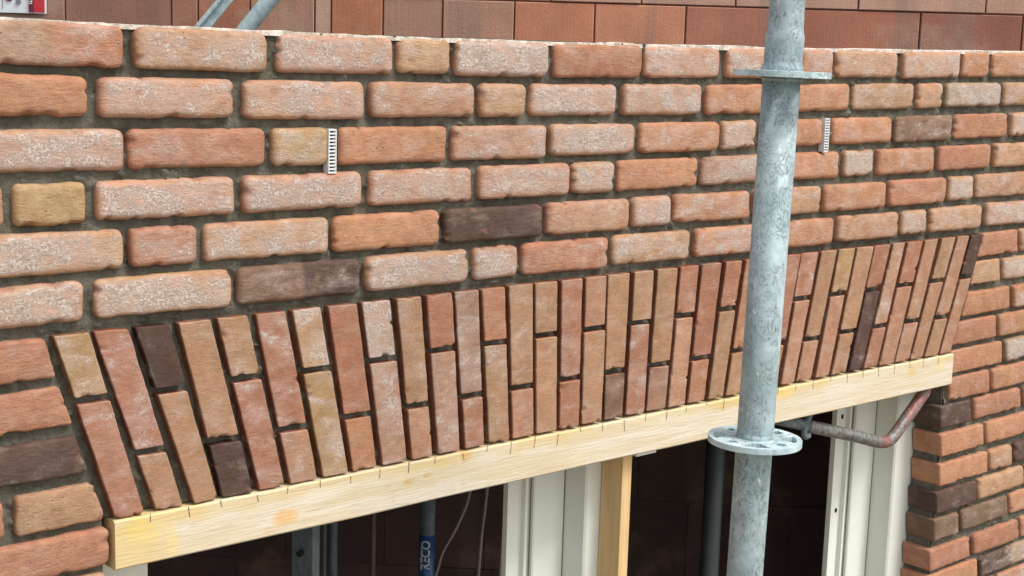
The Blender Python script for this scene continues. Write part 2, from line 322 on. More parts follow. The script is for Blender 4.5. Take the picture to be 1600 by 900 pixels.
# brick survey: TLx TLz TRx TRz BRx BRz BLx BLz (0.1 mm), kind, colour, lime bloom
BR = """
6313 53 8106 16 8106 -492 6313 -455 c MR 2
8260 18 10141 -14 10141 -526 8260 -494 c T 4
10294 -9 12181 -31 12181 -542 10294 -520 c P 6
12260 -31 13189 -31 13189 -524 12260 -524 c T 2
13297 -33 15129 -37 15129 -553 13297 -549 c P 9
15225 -44 17153 -29 17153 -544 15225 -558 c R 1
17232 -40 19098 -24 19098 -528 17232 -544 c P 5
19252 -29 21188 -15 21188 -521 19252 -535 c P 5
21340 -20 22225 -3 22225 -497 21340 -513 c P 3
22346 -4 24294 7 24294 -493 22346 -504 c P 3
24448 6 26440 39 26440 -473 24448 -505 c P 5
26560 28 27545 52 27545 -460 26560 -484 c O 2
27670 41 30003 83 30003 -424 27670 -466 c O 2
6147 -554 7648 -592 7648 -1085 6147 -1047 c O 0
7773 -595 9634 -614 9634 -1112 7773 -1093 c P 4
9783 -616 11689 -642 11689 -1158 9783 -1133 c P 5
11808 -634 13676 -653 13676 -1153 11808 -1134 c P 4
13775 -647 14671 -652 14671 -1158 13775 -1153 c T 3
14789 -646 16647 -656 16647 -1154 14789 -1144 c P 6
16781 -645 18656 -651 18656 -1160 16781 -1155 c P 5
18789 -647 20722 -632 20722 -1146 18789 -1162 c O 2
20887 -637 22804 -615 22804 -1117 20887 -1139 c O 2
22946 -623 24894 -595 24894 -1092 22946 -1120 c T 3
25027 -597 25903 -591 25903 -1091 25027 -1097 c T 2
26041 -586 28067 -568 28067 -1061 26041 -1079 c G 7
28216 -565 30115 -537 30115 -1038 28216 -1066 c T 3
6347 -1207 8118 -1234 8118 -1747 6347 -1720 c P 5
8164 -1234 10123 -1256 10123 -1756 8164 -1735 c R 2
10208 -1261 11113 -1259 11113 -1769 10208 -1771 c Y 4
11301 -1270 13165 -1269 13165 -1786 11301 -1786 c O 1
13260 -1269 15120 -1284 15120 -1795 13260 -1780 c P 3
15227 -1274 17084 -1283 17084 -1777 15227 -1768 c P 6
17189 -1276 19134 -1277 19134 -1778 17189 -1778 c O 3
19251 -1278 20141 -1267 20141 -1760 19251 -1771 c T 6
20282 -1263 22072 -1269 22072 -1766 20282 -1761 c O 1
22382 -1255 24243 -1254 24243 -1752 22382 -1753 c O 2
24369 -1241 26345 -1241 26345 -1756 24369 -1756 c B 2
26458 -1232 28453 -1216 28453 -1718 26458 -1734 c O 1
28602 -1209 30234 -1205 30234 -1711 28602 -1715 c P 5
6103 -1855 6574 -1867 6574 -2362 6103 -2351 c T 1
6691 -1857 7604 -1873 7604 -2385 6691 -2369 c Y 0
7732 -1861 9659 -1882 9659 -2376 7732 -2354 c P 6
9770 -1875 11676 -1880 11676 -2375 9770 -2370 c P 6
11804 -1872 13668 -1889 13668 -2397 11804 -2380 c P 4
13777 -1875 15653 -1891 15653 -2392 13777 -2376 c P 5
15707 -1883 16647 -1883 16647 -2390 15707 -2389 c T 6
16734 -1884 18655 -1881 18655 -2382 16734 -2385 c O 1
18767 -1883 20625 -1879 20625 -2374 18767 -2378 c M 4
20748 -1871 22649 -1886 22649 -2396 20748 -2380 c O 2
22766 -1879 23707 -1873 23707 -2370 22766 -2376 c T 8
23850 -1871 25786 -1874 25786 -2391 23850 -2388 c O 2
25941 -1870 27898 -1866 27898 -2368 25941 -2372 c R 0
28041 -1857 29803 -1868 29803 -2375 28041 -2364 c T 2
6084 -2452 8079 -2473 8079 -2977 6084 -2956 c T 5
8170 -2463 9093 -2486 9093 -2980 8170 -2958 c R 4
9191 -2475 11115 -2492 11115 -2986 9191 -2969 c T 5
11207 -2491 13080 -2497 13080 -3010 11207 -3004 c O 1
13149 -2489 15096 -2513 15096 -3023 13149 -2999 c D 1
15187 -2496 17027 -2515 17027 -3023 15187 -3004 c P 2
17114 -2504 18026 -2512 18026 -3007 17114 -2999 c P 7
18118 -2500 20078 -2518 20078 -3015 18118 -2997 c O 3
20214 -2506 22110 -2514 22110 -3014 20214 -3006 c T 2
22220 -2501 24188 -2518 24188 -3035 22220 -3018 c O 2
24308 -2504 26271 -2511 26271 -3027 24308 -3020 c R 1
26405 -2498 27300 -2513 27300 -3017 26405 -3002 c T 6
27438 -2501 29646 -2503 29646 -3008 27438 -3006 c P 2
6063 -3076 7544 -3082 7544 -3585 6063 -3578 c T 5
7683 -3073 9597 -3101 9597 -3603 7683 -3575 c T 7
9690 -3085 11672 -3104 11672 -3620 9690 -3601 c BD 2
11745 -3095 13634 -3108 13634 -3613 11745 -3600 c T 6
13717 -3102 14615 -3110 14615 -3605 13717 -3597 c P 6
14704 -3098 16589 -3123 16589 -3635 14704 -3610 c R 2
16671 -3104 18554 -3128 18554 -3629 16671 -3606 c T 5
18678 -3110 20471 -3131 20471 -3643 18678 -3622 c O 4
20626 -3114 22570 -3137 22570 -3646 20626 -3623 c O 2
22700 -3119 24679 -3142 24679 -3643 22700 -3621 c P 2
24802 -3126 25684 -3141 25684 -3641 24802 -3626 c T 5
25812 -3125 27773 -3148 27773 -3660 25812 -3637 c T 3
27907 -3126 30030 -3156 30030 -3656 27907 -3626 c P 5
6047 -3740 7019 -3740 7169 -4249 6031 -4249 s R 1
6028 -4375 7215 -4375 7361 -4882 6013 -4882 s R 1
6008 -5030 7399 -5030 7574 -5523 5992 -5523 s D 0
5835 -5675 6469 -5675 6455 -6181 5819 -6181 c R 1
6621 -5675 7613 -5675 7775 -6174 6607 -6174 s T 0
6044 -6276 7817 -6276 7808 -6785 6029 -6785 c R 0
6026 -6875 6870 -6875 6857 -7379 6010 -7379 c T 3
7143 -6875 7781 -6875 7771 -7388 7131 -7388 c T 5
27849 -3770 29205 -3770 29290 -4279 27697 -4279 s R 1
29359 -3770 31211 -3770 31310 -4282 29445 -4282 c P 1
27611 -4375 28614 -4375 28696 -4876 27536 -4876 s T 1
28789 -4375 31034 -4375 31132 -4883 28872 -4883 c T 4
27433 -5030 29094 -5030 29179 -5541 27282 -5541 s O 0
29264 -5030 31151 -5030 31249 -5543 29349 -5543 c O 3
27147 -5635 28634 -5635 28716 -6136 26997 -6136 s R 0
28772 -5635 31265 -5635 31365 -6148 28855 -6148 c O 1
26959 -6250 28998 -6250 29083 -6764 27032 -6764 s O 0
29128 -6250 31370 -6250 31471 -6760 29214 -6760 c G 6
26982 -6850 28574 -6850 28657 -7366 27055 -7366 k R 1
28685 -6850 30633 -6850 30729 -7366 28769 -7366 c O 1
26751 -7440 27939 -7440 28018 -7945 26823 -7945 k D 1
28070 -7440 30002 -7440 30094 -7946 28150 -7946 c R 1
30141 -7440 31912 -7440 32017 -7937 30234 -7937 c R 1
26835 -8069 28480 -8069 28563 -8582 26908 -8582 k O 0
28609 -8069 30622 -8069 30718 -8584 28692 -8584 c O 1
26872 -8750 28768 -8750 28853 -9254 26945 -9254 k O 0
28875 -8750 29822 -8750 29913 -9260 28960 -9260 c T 1
29948 -8750 31838 -8750 31943 -9260 30040 -9260 c D 0
26838 -9360 28388 -9360 28471 -9871 26912 -9871 k D 2
28476 -9360 30433 -9360 30529 -9857 28559 -9857 c T 0
26830 -9976 27801 -9976 27881 -10488 26903 -10488 k B 1
27936 -9976 29827 -9976 29919 -10483 28016 -10483 c B 1
29953 -9976 32073 -9976 32180 -10485 30045 -10485 c O 1
26791 -10663 28349 -10663 28432 -11166 26865 -11166 k R 1
28506 -10663 30421 -10663 30517 -11171 28589 -11171 c R 0
30549 -10663 32506 -10663 32617 -11175 30645 -11175 c O 0
26802 -11270 28773 -11270 28859 -11778 26876 -11778 k O 0
28872 -11270 31123 -11270 31224 -11780 28958 -11780 c DG 3
7137 -3728 7598 -3731 7825 -4538 7385 -4535 a Y 1
7413 -4626 7851 -4629 8293 -6194 7893 -6192 a R 1
7657 -3731 8109 -3734 8586 -5333 8187 -5332 a R 1
8218 -5423 8613 -5425 8843 -6197 8474 -6195 a T 0
8205 -3734 8666 -3736 8900 -4559 8474 -4557 a D 0
8504 -4648 8926 -4650 9366 -6198 9012 -6197 a T 0
8802 -3737 9265 -3738 9681 -5356 9224 -5355 a T 0
9248 -5446 9704 -5447 9898 -6199 9443 -6198 a D 0
9378 -3739 9821 -3740 10015 -4553 9590 -4552 a T 1
9614 -4643 10036 -4644 10407 -6200 10018 -6200 a R 1
9958 -3741 10419 -3742 10758 -5360 10322 -5359 a R 1
10342 -5450 10777 -5451 10934 -6201 10511 -6200 a P 1
10521 -3742 10977 -3743 11143 -4572 10700 -4571 a Y 3
10719 -4662 11161 -4663 11468 -6201 11052 -6201 a Y 2
11115 -3744 11579 -3744 11842 -5336 11401 -5335 a R 0
11417 -5426 11857 -5427 11986 -6201 11557 -6201 a O 0
11689 -3745 12159 -3746 12276 -4567 11823 -4567 a T 5
11837 -4657 12289 -4658 12509 -6201 12089 -6201 a P 2
12296 -3746 12737 -3747 12908 -5344 12504 -5344 a T 1
12516 -5434 12918 -5435 13000 -6202 12615 -6202 a P 1
12831 -3747 13311 -3747 13384 -4552 12923 -4552 a R 0
12933 -4642 13392 -4643 13531 -6202 13110 -6202 a P 2
13373 -3748 13831 -3748 13951 -5341 13541 -5341 a M 2
13551 -5431 13957 -5432 14015 -6202 13632 -6202 a R 1
13894 -3748 14341 -3749 14403 -4564 13973 -4563 a O 0
13982 -4654 14409 -4654 14526 -6202 14132 -6202 a T 1
14432 -3749 14934 -3750 15002 -5344 14545 -5343 a T 1
14551 -5434 15006 -5434 15038 -6202 14606 -6202 a P 0
14988 -3750 15451 -3751 15479 -4560 15027 -4559 a T 0
15031 -4650 15483 -4651 15538 -6203 15107 -6202 a T 0
15534 -3751 15997 -3751 16013 -5339 15582 -5338 a R 1
15585 -5429 16014 -5430 16022 -6203 15608 -6203 a R 0
16069 -3751 16546 -3752 16542 -4572 16082 -4571 a P 0
16084 -4662 16542 -4663 16535 -6204 16109 -6203 a T 0
16590 -3752 17082 -3753 17049 -5354 16612 -5353 a T 0
16614 -5444 17047 -5445 17031 -6204 16624 -6204 a B 0
17203 -3753 17633 -3754 17613 -4580 17186 -4579 a T 0
17185 -4669 17611 -4670 17573 -6205 17154 -6205 a R 1
17758 -3754 18234 -3755 18145 -5364 17688 -5363 a T 0
17684 -5454 18140 -5455 18098 -6207 17652 -6206 a M 0
18330 -3755 18754 -3756 18699 -4567 18275 -4566 a R 0
18268 -4657 18693 -4658 18588 -6208 18163 -6207 a P 0
18886 -3756 19357 -3757 19192 -5379 18755 -5378 a R 0
18747 -5469 19183 -5470 19107 -6209 18687 -6208 a O 0
19493 -3757 19926 -3758 19816 -4560 19401 -4559 a R 0
19390 -4650 19803 -4651 19589 -6211 19210 -6210 a T 0
20049 -3759 20476 -3760 20218 -5363 19817 -5361 a O 0
19803 -5452 20204 -5453 20082 -6213 19693 -6211 a T 0
20584 -3760 21005 -3761 20878 -4574 20453 -4573 a P 0
20439 -4664 20864 -4665 20624 -6215 20189 -6213 a R 0
21116 -3761 21585 -3762 21284 -5367 20854 -5365 a R 0
20839 -5456 21267 -5458 21124 -6217 20715 -6215 a T 0
21661 -3763 22143 -3764 21976 -4572 21522 -4570 a R 1
21506 -4661 21958 -4662 21636 -6220 21237 -6218 a P 0
22241 -3764 22716 -3766 22337 -5388 21905 -5386 a T 0
21886 -5477 22316 -5479 22142 -6223 21733 -6220 a P 0
22797 -3766 23264 -3767 23083 -4586 22631 -4584 a Y 0
22613 -4675 23063 -4677 22720 -6226 22300 -6224 a P 0
23367 -3768 23868 -3769 23469 -5362 23001 -5360 a T 0
22980 -5451 23447 -5454 23252 -6229 22801 -6227 a T 0
23953 -3770 24446 -3771 24214 -4601 23752 -4598 a R 0
23730 -4689 24188 -4692 23755 -6233 23356 -6230 a D 0
24555 -3772 24973 -3773 24531 -5371 24105 -5368 a P 1
24080 -5459 24506 -5462 24292 -6237 23862 -6234 a R 0
25062 -3774 25558 -3776 25317 -4603 24833 -4601 a R 0
24807 -4692 25291 -4695 24841 -6241 24379 -6238 a P 0
25672 -3776 26135 -3778 25643 -5388 25188 -5385 a P 0
25161 -5476 25616 -5479 25381 -6246 24930 -6242 a P 0
26276 -3779 26775 -3781 26477 -4611 26006 -4608 a T 0
25976 -4700 26444 -4703 25888 -6250 25473 -6247 a T 0
26895 -3781 27285 -3783 26735 -5421 26290 -5417 a P 0
26256 -5508 26704 -5512 26454 -6255 25982 -6251 a T 0
27408 -3783 27832 -3785 27527 -4627 27108 -4624 a D 0
27075 -4716 27494 -4719 26936 -6260 26526 -6256 a P 0
-9000 0 -7100 0 -7100 -500 -9000 -500 f Y 5
-7000 0 -5100 0 -5100 -500 -7000 -500 f R 1
-5000 0 -3100 0 -3100 -500 -5000 -500 f O 4
-3000 0 -1100 0 -1100 -500 -3000 -500 f T 1
-1000 0 900 0 900 -500 -1000 -500 f O 6
1000 0 1900 0 1900 -500 1000 -500 f P 3
2000 0 3900 0 3900 -500 2000 -500 f Y 4
4000 0 6203 0 6203 -500 4000 -500 f O 5
30113 0 31013 0 31013 -500 30113 -500 f Y 3
31113 0 33013 0 33013 -500 31113 -500 f T 3
33113 0 35013 0 35013 -500 33113 -500 f D 3
35113 0 37013 0 37013 -500 35113 -500 f T 4
37113 0 39000 0 39000 -500 37113 -500 f D 2
-9000 -625 -7100 -625 -7100 -1125 -9000 -1125 f O 0
-7000 -625 -5100 -625 -5100 -1125 -7000 -1125 f T 3
-5000 -625 -4100 -625 -4100 -1125 -5000 -1125 f T 3
-4000 -625 -2100 -625 -2100 -1125 -4000 -1125 f B 4
-2000 -625 -1100 -625 -1100 -1125 -2000 -1125 f T 2
-1000 -625 900 -625 900 -1125 -1000 -1125 f T 6
1000 -625 2900 -625 2900 -1125 1000 -1125 f R 4
3000 -625 4900 -625 4900 -1125 3000 -1125 f T 3
5000 -625 6037 -625 6037 -1125 5000 -1125 f T 3
30225 -625 32125 -625 32125 -1125 30225 -1125 f T 5
32225 -625 33125 -625 33125 -1125 32225 -1125 f T 3
33225 -625 35125 -625 35125 -1125 33225 -1125 f R 4
35225 -625 37125 -625 37125 -1125 35225 -1125 f Y 5
37225 -625 39000 -625 39000 -1125 37225 -1125 f P 6
-9000 -1250 -7100 -1250 -7100 -1750 -9000 -1750 f T 4
-7000 -1250 -5100 -1250 -5100 -1750 -7000 -1750 f Y 2
-5000 -1250 -3100 -1250 -3100 -1750 -5000 -1750 f P 3
-3000 -1250 -1100 -1250 -1100 -1750 -3000 -1750 f B 5
-1000 -1250 -100 -1250 -100 -1750 -1000 -1750 f T 0
0 -1250 1900 -1250 1900 -1750 0 -1750 f R 3
2000 -1250 3900 -1250 3900 -1750 2000 -1750 f P 5
4000 -1250 6237 -1250 6237 -1750 4000 -1750 f P 3
30344 -1250 31244 -1250 31244 -1750 30344 -1750 f O 4
31344 -1250 33244 -1250 33244 -1750 31344 -1750 f D 5
33344 -1250 35244 -1250 35244 -1750 33344 -1750 f O 3
35344 -1250 37244 -1250 37244 -1750 35344 -1750 f D 1
37344 -1250 39000 -1250 39000 -1750 37344 -1750 f R 6
-9000 -1875 -8100 -1875 -8100 -2375 -9000 -2375 f T 6
-8000 -1875 -6100 -1875 -6100 -2375 -8000 -2375 f M 3
-6000 -1875 -4100 -1875 -4100 -2375 -6000 -2375 f B 6
-4000 -1875 -2100 -1875 -2100 -2375 -4000 -2375 f T 1
-2000 -1875 -100 -1875 -100 -2375 -2000 -2375 f D 4
0 -1875 900 -1875 900 -2375 0 -2375 f O 4
1000 -1875 2900 -1875 2900 -2375 1000 -2375 f Y 4
3000 -1875 3900 -1875 3900 -2375 3000 -2375 f P 5
4000 -1875 5993 -1875 5993 -2375 4000 -2375 f P 6
29913 -1875 31813 -1875 31813 -2375 29913 -2375 f P 2
31913 -1875 33813 -1875 33813 -2375 31913 -2375 f P 3
33913 -1875 35813 -1875 35813 -2375 33913 -2375 f P 0
35913 -1875 36813 -1875 36813 -2375 35913 -2375 f T 4
36913 -1875 39000 -1875 39000 -2375 36913 -2375 f P 5
-9000 -2500 -8100 -2500 -8100 -3000 -9000 -3000 f T 5
-8000 -2500 -7100 -2500 -7100 -3000 -8000 -3000 f T 1
-7000 -2500 -5100 -2500 -5100 -3000 -7000 -3000 f O 6
-5000 -2500 -3100 -2500 -3100 -3000 -5000 -3000 f Y 1
-3000 -2500 -1100 -2500 -1100 -3000 -3000 -3000 f P 5
-1000 -2500 900 -2500 900 -3000 -1000 -3000 f P 2
1000 -2500 2900 -2500 2900 -3000 1000 -3000 f Y 0
3000 -2500 5400 -2500 5400 -3000 3000 -3000 f Y 1
5500 -2500 5974 -2500 5974 -3000 5500 -3000 f P 2
29756 -2500 31656 -2500 31656 -3000 29756 -3000 f R 3
31756 -2500 33656 -2500 33656 -3000 31756 -3000 f B 2
33756 -2500 34656 -2500 34656 -3000 33756 -3000 f T 5
34756 -2500 36656 -2500 36656 -3000 34756 -3000 f Y 5
36756 -2500 39000 -2500 39000 -3000 36756 -3000 f T 4
-9000 -3125 -7100 -3125 -7100 -3625 -9000 -3625 f T 2
-7000 -3125 -5100 -3125 -5100 -3625 -7000 -3625 f T 2
-5000 -3125 -4100 -3125 -4100 -3625 -5000 -3625 f T 4
-4000 -3125 -3100 -3125 -3100 -3625 -4000 -3625 f M 1
-3000 -3125 -2100 -3125 -2100 -3625 -3000 -3625 f R 5
-2000 -3125 -100 -3125 -100 -3625 -2000 -3625 f T 5
0 -3125 1900 -3125 1900 -3625 0 -3625 f O 0
2000 -3125 3900 -3125 3900 -3625 2000 -3625 f P 0
4000 -3125 5953 -3125 5953 -3625 4000 -3625 f R 4
30140 -3125 32040 -3125 32040 -3625 30140 -3625 f O 3
32140 -3125 34040 -3125 34040 -3625 32140 -3625 f O 0
34140 -3125 35040 -3125 35040 -3625 34140 -3625 f P 4
35140 -3125 37040 -3125 37040 -3625 35140 -3625 f P 6
37140 -3125 39000 -3125 39000 -3625 37140 -3625 f O 5
-9000 -3740 -8100 -3740 -8100 -4240 -9000 -4240 f D 0
-8000 -3740 -6100 -3740 -6100 -4240 -8000 -4240 f B 3
-6000 -3740 -5100 -3740 -5100 -4240 -6000 -4240 f T 5
-5000 -3740 -3100 -3740 -3100 -4240 -5000 -4240 f O 6
-3000 -3740 -1100 -3740 -1100 -4240 -3000 -4240 f O 4
-1000 -3740 900 -3740 900 -4240 -1000 -4240 f M 3
1000 -3740 2900 -3740 2900 -4240 1000 -4240 f D 6
3000 -3740 5400 -3740 5400 -4240 3000 -4240 f T 6
5500 -3740 5937 -3740 5937 -4240 5500 -4240 f O 4
31321 -3740 33221 -3740 33221 -4240 31321 -4240 f Y 1
33321 -3740 35221 -3740 35221 -4240 33321 -4240 f O 0
35321 -3740 37221 -3740 37221 -4240 35321 -4240 f P 1
37321 -3740 39000 -3740 39000 -4240 37321 -4240 f P 3
-9000 -4375 -8100 -4375 -8100 -4875 -9000 -4875 f R 5
-8000 -4375 -7100 -4375 -7100 -4875 -8000 -4875 f P 3
-7000 -4375 -5100 -4375 -5100 -4875 -7000 -4875 f Y 3
-5000 -4375 -3100 -4375 -3100 -4875 -5000 -4875 f R 0
-3000 -4375 -1100 -4375 -1100 -4875 -3000 -4875 f B 1
-1000 -4375 900 -4375 900 -4875 -1000 -4875 f O 6
1000 -4375 1900 -4375 1900 -4875 1000 -4875 f T 4
2000 -4375 3900 -4375 3900 -4875 2000 -4875 f T 6
4000 -4375 5918 -4375 5918 -4875 4000 -4875 f T 5
31144 -4375 33044 -4375 33044 -4875 31144 -4875 f R 0
33144 -4375 35044 -4375 35044 -4875 33144 -4875 f M 2
35144 -4375 37044 -4375 37044 -4875 35144 -4875 f P 5
37144 -4375 39000 -4375 39000 -4875 37144 -4875 f R 3
-9000 -5030 -8100 -5030 -8100 -5530 -9000 -5530 f T 0
-8000 -5030 -7100 -5030 -7100 -5530 -8000 -5530 f O 2
-7000 -5030 -5100 -5030 -5100 -5530 -7000 -5530 f T 5
-5000 -5030 -4100 -5030 -4100 -5530 -5000 -5530 f P 1
-4000 -5030 -2100 -5030 -2100 -5530 -4000 -5530 f Y 1
-2000 -5030 -100 -5030 -100 -5530 -2000 -5530 f Y 3
0 -5030 900 -5030 900 -5530 0 -5530 f D 2
1000 -5030 2900 -5030 2900 -5530 1000 -5530 f T 3
3000 -5030 5400 -5030 5400 -5530 3000 -5530 f P 5
5500 -5030 5898 -5030 5898 -5530 5500 -5530 f R 1
31261 -5030 32161 -5030 32161 -5530 31261 -5530 f T 5
32261 -5030 34161 -5030 34161 -5530 32261 -5530 f P 5
34261 -5030 36161 -5030 36161 -5530 34261 -5530 f D 2
36261 -5030 38661 -5030 38661 -5530 36261 -5530 f P 3
38761 -5030 39000 -5030 39000 -5530 38761 -5530 f O 1
-9000 -5675 -7100 -5675 -7100 -6175 -9000 -6175 f R 6
-7000 -5675 -6100 -5675 -6100 -6175 -7000 -6175 f R 4
-6000 -5675 -4100 -5675 -4100 -6175 -6000 -6175 f P 5
-4000 -5675 -2100 -5675 -2100 -6175 -4000 -6175 f M 3
-2000 -5675 -100 -5675 -100 -6175 -2000 -6175 f R 0
0 -5675 1900 -5675 1900 -6175 0 -6175 f B 0
2000 -5675 3900 -5675 3900 -6175 2000 -6175 f M 0
4000 -5675 5725 -5675 5725 -6175 4000 -6175 f O 3
31375 -5675 33275 -5675 33275 -6175 31375 -6175 f P 0
33375 -5675 34275 -5675 34275 -6175 33375 -6175 f T 1
34375 -5675 36275 -5675 36275 -6175 34375 -6175 f B 3
36375 -5675 38775 -5675 38775 -6175 36375 -6175 f T 0
-9000 -6276 -8100 -6276 -8100 -6776 -9000 -6776 f M 0
-8000 -6276 -6100 -6276 -6100 -6776 -8000 -6776 f T 4
-6000 -6276 -4100 -6276 -4100 -6776 -6000 -6776 f D 1
-4000 -6276 -2100 -6276 -2100 -6776 -4000 -6776 f R 4
-2000 -6276 -100 -6276 -100 -6776 -2000 -6776 f O 4
0 -6276 900 -6276 900 -6776 0 -6776 f R 5
1000 -6276 2900 -6276 2900 -6776 1000 -6776 f P 6
3000 -6276 5400 -6276 5400 -6776 3000 -6776 f R 6
5500 -6276 5934 -6276 5934 -6776 5500 -6776 f R 0
31480 -6276 33380 -6276 33380 -6776 31480 -6776 f R 0
33480 -6276 34380 -6276 34380 -6776 33480 -6776 f T 6
34480 -6276 36380 -6276 36380 -6776 34480 -6776 f T 1
36480 -6276 38880 -6276 38880 -6776 36480 -6776 f R 1
-9000 -6875 -7100 -6875 -7100 -7375 -9000 -7375 f M 3
-7000 -6875 -6100 -6875 -6100 -7375 -7000 -7375 f B 1
-6000 -6875 -4100 -6875 -4100 -7375 -6000 -7375 f R 5
-4000 -6875 -2100 -6875 -2100 -7375 -4000 -7375 f D 1
-2000 -6875 -1100 -6875 -1100 -7375 -2000 -7375 f O 0
-1000 -6875 900 -6875 900 -7375 -1000 -7375 f M 2
1000 -6875 2900 -6875 2900 -7375 1000 -7375 f M 4
3000 -6875 5400 -6875 5400 -7375 3000 -7375 f T 5
5500 -6875 5916 -6875 5916 -7375 5500 -7375 f T 4
30743 -6875 32643 -6875 32643 -7375 30743 -7375 f T 6
32743 -6875 34643 -6875 34643 -7375 32743 -7375 f M 0
34743 -6875 36643 -6875 36643 -7375 34743 -7375 f D 3
36743 -6875 39000 -6875 39000 -7375 36743 -7375 f M 6
-9000 -7500 -7100 -7500 -7100 -8000 -9000 -8000 f T 2
-7000 -7500 -5100 -7500 -5100 -8000 -7000 -8000 f T 1
-5000 -7500 -3100 -7500 -3100 -8000 -5000 -8000 f B 2
-3000 -7500 -1100 -7500 -1100 -8000 -3000 -8000 f P 4
-1000 -7500 -100 -7500 -100 -8000 -1000 -8000 f R 0
0 -7500 1900 -7500 1900 -8000 0 -8000 f P 1
2000 -7500 2900 -7500 2900 -8000 2000 -8000 f O 6
3000 -7500 4900 -7500 4900 -8000 3000 -8000 f Y 0
5000 -7500 7400 -7500 7400 -8000 5000 -8000 f O 1
7500 -7500 7800 -7500 7800 -8000 7500 -8000 f O 2
32022 -7500 33922 -7500 33922 -8000 32022 -8000 f Y 4
34022 -7500 34922 -7500 34922 -8000 34022 -8000 f D 0
35022 -7500 36922 -7500 36922 -8000 35022 -8000 f Y 1
37022 -7500 39000 -7500 39000 -8000 37022 -8000 f T 3
-9000 -8125 -8100 -8125 -8100 -8625 -9000 -8625 f O 6
-8000 -8125 -6100 -8125 -6100 -8625 -8000 -8625 f O 2
-6000 -8125 -4100 -8125 -4100 -8625 -6000 -8625 f T 3
-4000 -8125 -2100 -8125 -2100 -8625 -4000 -8625 f T 3
-2000 -8125 -100 -8125 -100 -8625 -2000 -8625 f B 1
0 -8125 1900 -8125 1900 -8625 0 -8625 f R 4
2000 -8125 3900 -8125 3900 -8625 2000 -8625 f T 6
4000 -8125 4900 -8125 4900 -8625 4000 -8625 f B 0
5000 -8125 7400 -8125 7400 -8625 5000 -8625 f P 0
7500 -8125 7800 -8125 7800 -8625 7500 -8625 f T 3
30732 -8125 32632 -8125 32632 -8625 30732 -8625 f O 3
32732 -8125 34632 -8125 34632 -8625 32732 -8625 f T 2
34732 -8125 35632 -8125 35632 -8625 34732 -8625 f T 4
35732 -8125 37632 -8125 37632 -8625 35732 -8625 f M 6
37732 -8125 39000 -8125 39000 -8625 37732 -8625 f O 2
-9000 -8750 -8100 -8750 -8100 -9250 -9000 -9250 f B 6
-8000 -8750 -7100 -8750 -7100 -9250 -8000 -9250 f P 4
-7000 -8750 -5100 -8750 -5100 -9250 -7000 -9250 f O 1
-5000 -8750 -3100 -8750 -3100 -9250 -5000 -9250 f T 3
-3000 -8750 -1100 -8750 -1100 -9250 -3000 -9250 f P 1
-1000 -8750 900 -8750 900 -9250 -1000 -9250 f M 5
1000 -8750 2900 -8750 2900 -9250 1000 -9250 f T 6
3000 -8750 3900 -8750 3900 -9250 3000 -9250 f O 3
4000 -8750 5900 -8750 5900 -9250 4000 -9250 f R 4
6000 -8750 7800 -8750 7800 -9250 6000 -9250 f T 3
31948 -8750 33848 -8750 33848 -9250 31948 -9250 f P 4
33948 -8750 35848 -8750 35848 -9250 33948 -9250 f Y 1
35948 -8750 36848 -8750 36848 -9250 35948 -9250 f P 2
36948 -8750 39000 -8750 39000 -9250 36948 -9250 f Y 2
-9000 -9375 -7100 -9375 -7100 -9875 -9000 -9875 f R 3
-7000 -9375 -5100 -9375 -5100 -9875 -7000 -9875 f D 3
-5000 -9375 -3100 -9375 -3100 -9875 -5000 -9875 f M 6
-3000 -9375 -1100 -9375 -1100 -9875 -3000 -9875 f D 4
-1000 -9375 900 -9375 900 -9875 -1000 -9875 f R 1
1000 -9375 1900 -9375 1900 -9875 1000 -9875 f O 4
2000 -9375 3900 -9375 3900 -9875 2000 -9875 f M 4
4000 -9375 5900 -9375 5900 -9875 4000 -9875 f T 0
6000 -9375 7800 -9375 7800 -9875 6000 -9875 f M 2
30543 -9375 32443 -9375 32443 -9875 30543 -9875 f M 5
32543 -9375 34443 -9375 34443 -9875 32543 -9875 f P 2
34543 -9375 35443 -9375 35443 -9875 34543 -9875 f T 0
35543 -9375 37443 -9375 37443 -9875 35543 -9875 f P 5
37543 -9375 39000 -9375 39000 -9875 37543 -9875 f T 2
-9000 -10000 -7100 -10000 -7100 -10500 -9000 -10500 f D 4
-7000 -10000 -5100 -10000 -5100 -10500 -7000 -10500 f T 3
-5000 -10000 -3100 -10000 -3100 -10500 -5000 -10500 f P 1
-3000 -10000 -1100 -10000 -1100 -10500 -3000 -10500 f M 4
-1000 -10000 900 -10000 900 -10500 -1000 -10500 f P 5
1000 -10000 2900 -10000 2900 -10500 1000 -10500 f T 6
3000 -10000 4900 -10000 4900 -10500 3000 -10500 f T 5
5000 -10000 7400 -10000 7400 -10500 5000 -10500 f O 2
7500 -10000 7800 -10000 7800 -10500 7500 -10500 f D 4
32183 -10000 34083 -10000 34083 -10500 32183 -10500 f O 1
34183 -10000 35083 -10000 35083 -10500 34183 -10500 f T 2
35183 -10000 37083 -10000 37083 -10500 35183 -10500 f T 6
37183 -10000 39000 -10000 39000 -10500 37183 -10500 f T 0
-9000 -10625 -7100 -10625 -7100 -11125 -9000 -11125 f M 1
-7000 -10625 -5100 -10625 -5100 -11125 -7000 -11125 f P 4
-5000 -10625 -3100 -10625 -3100 -11125 -5000 -11125 f B 4
-3000 -10625 -1100 -10625 -1100 -11125 -3000 -11125 f O 1
-1000 -10625 900 -10625 900 -11125 -1000 -11125 f R 4
1000 -10625 1900 -10625 1900 -11125 1000 -11125 f T 3
2000 -10625 3900 -10625 3900 -11125 2000 -11125 f Y 2
4000 -10625 5900 -10625 5900 -11125 4000 -11125 f P 1
6000 -10625 7800 -10625 7800 -11125 6000 -11125 f Y 4
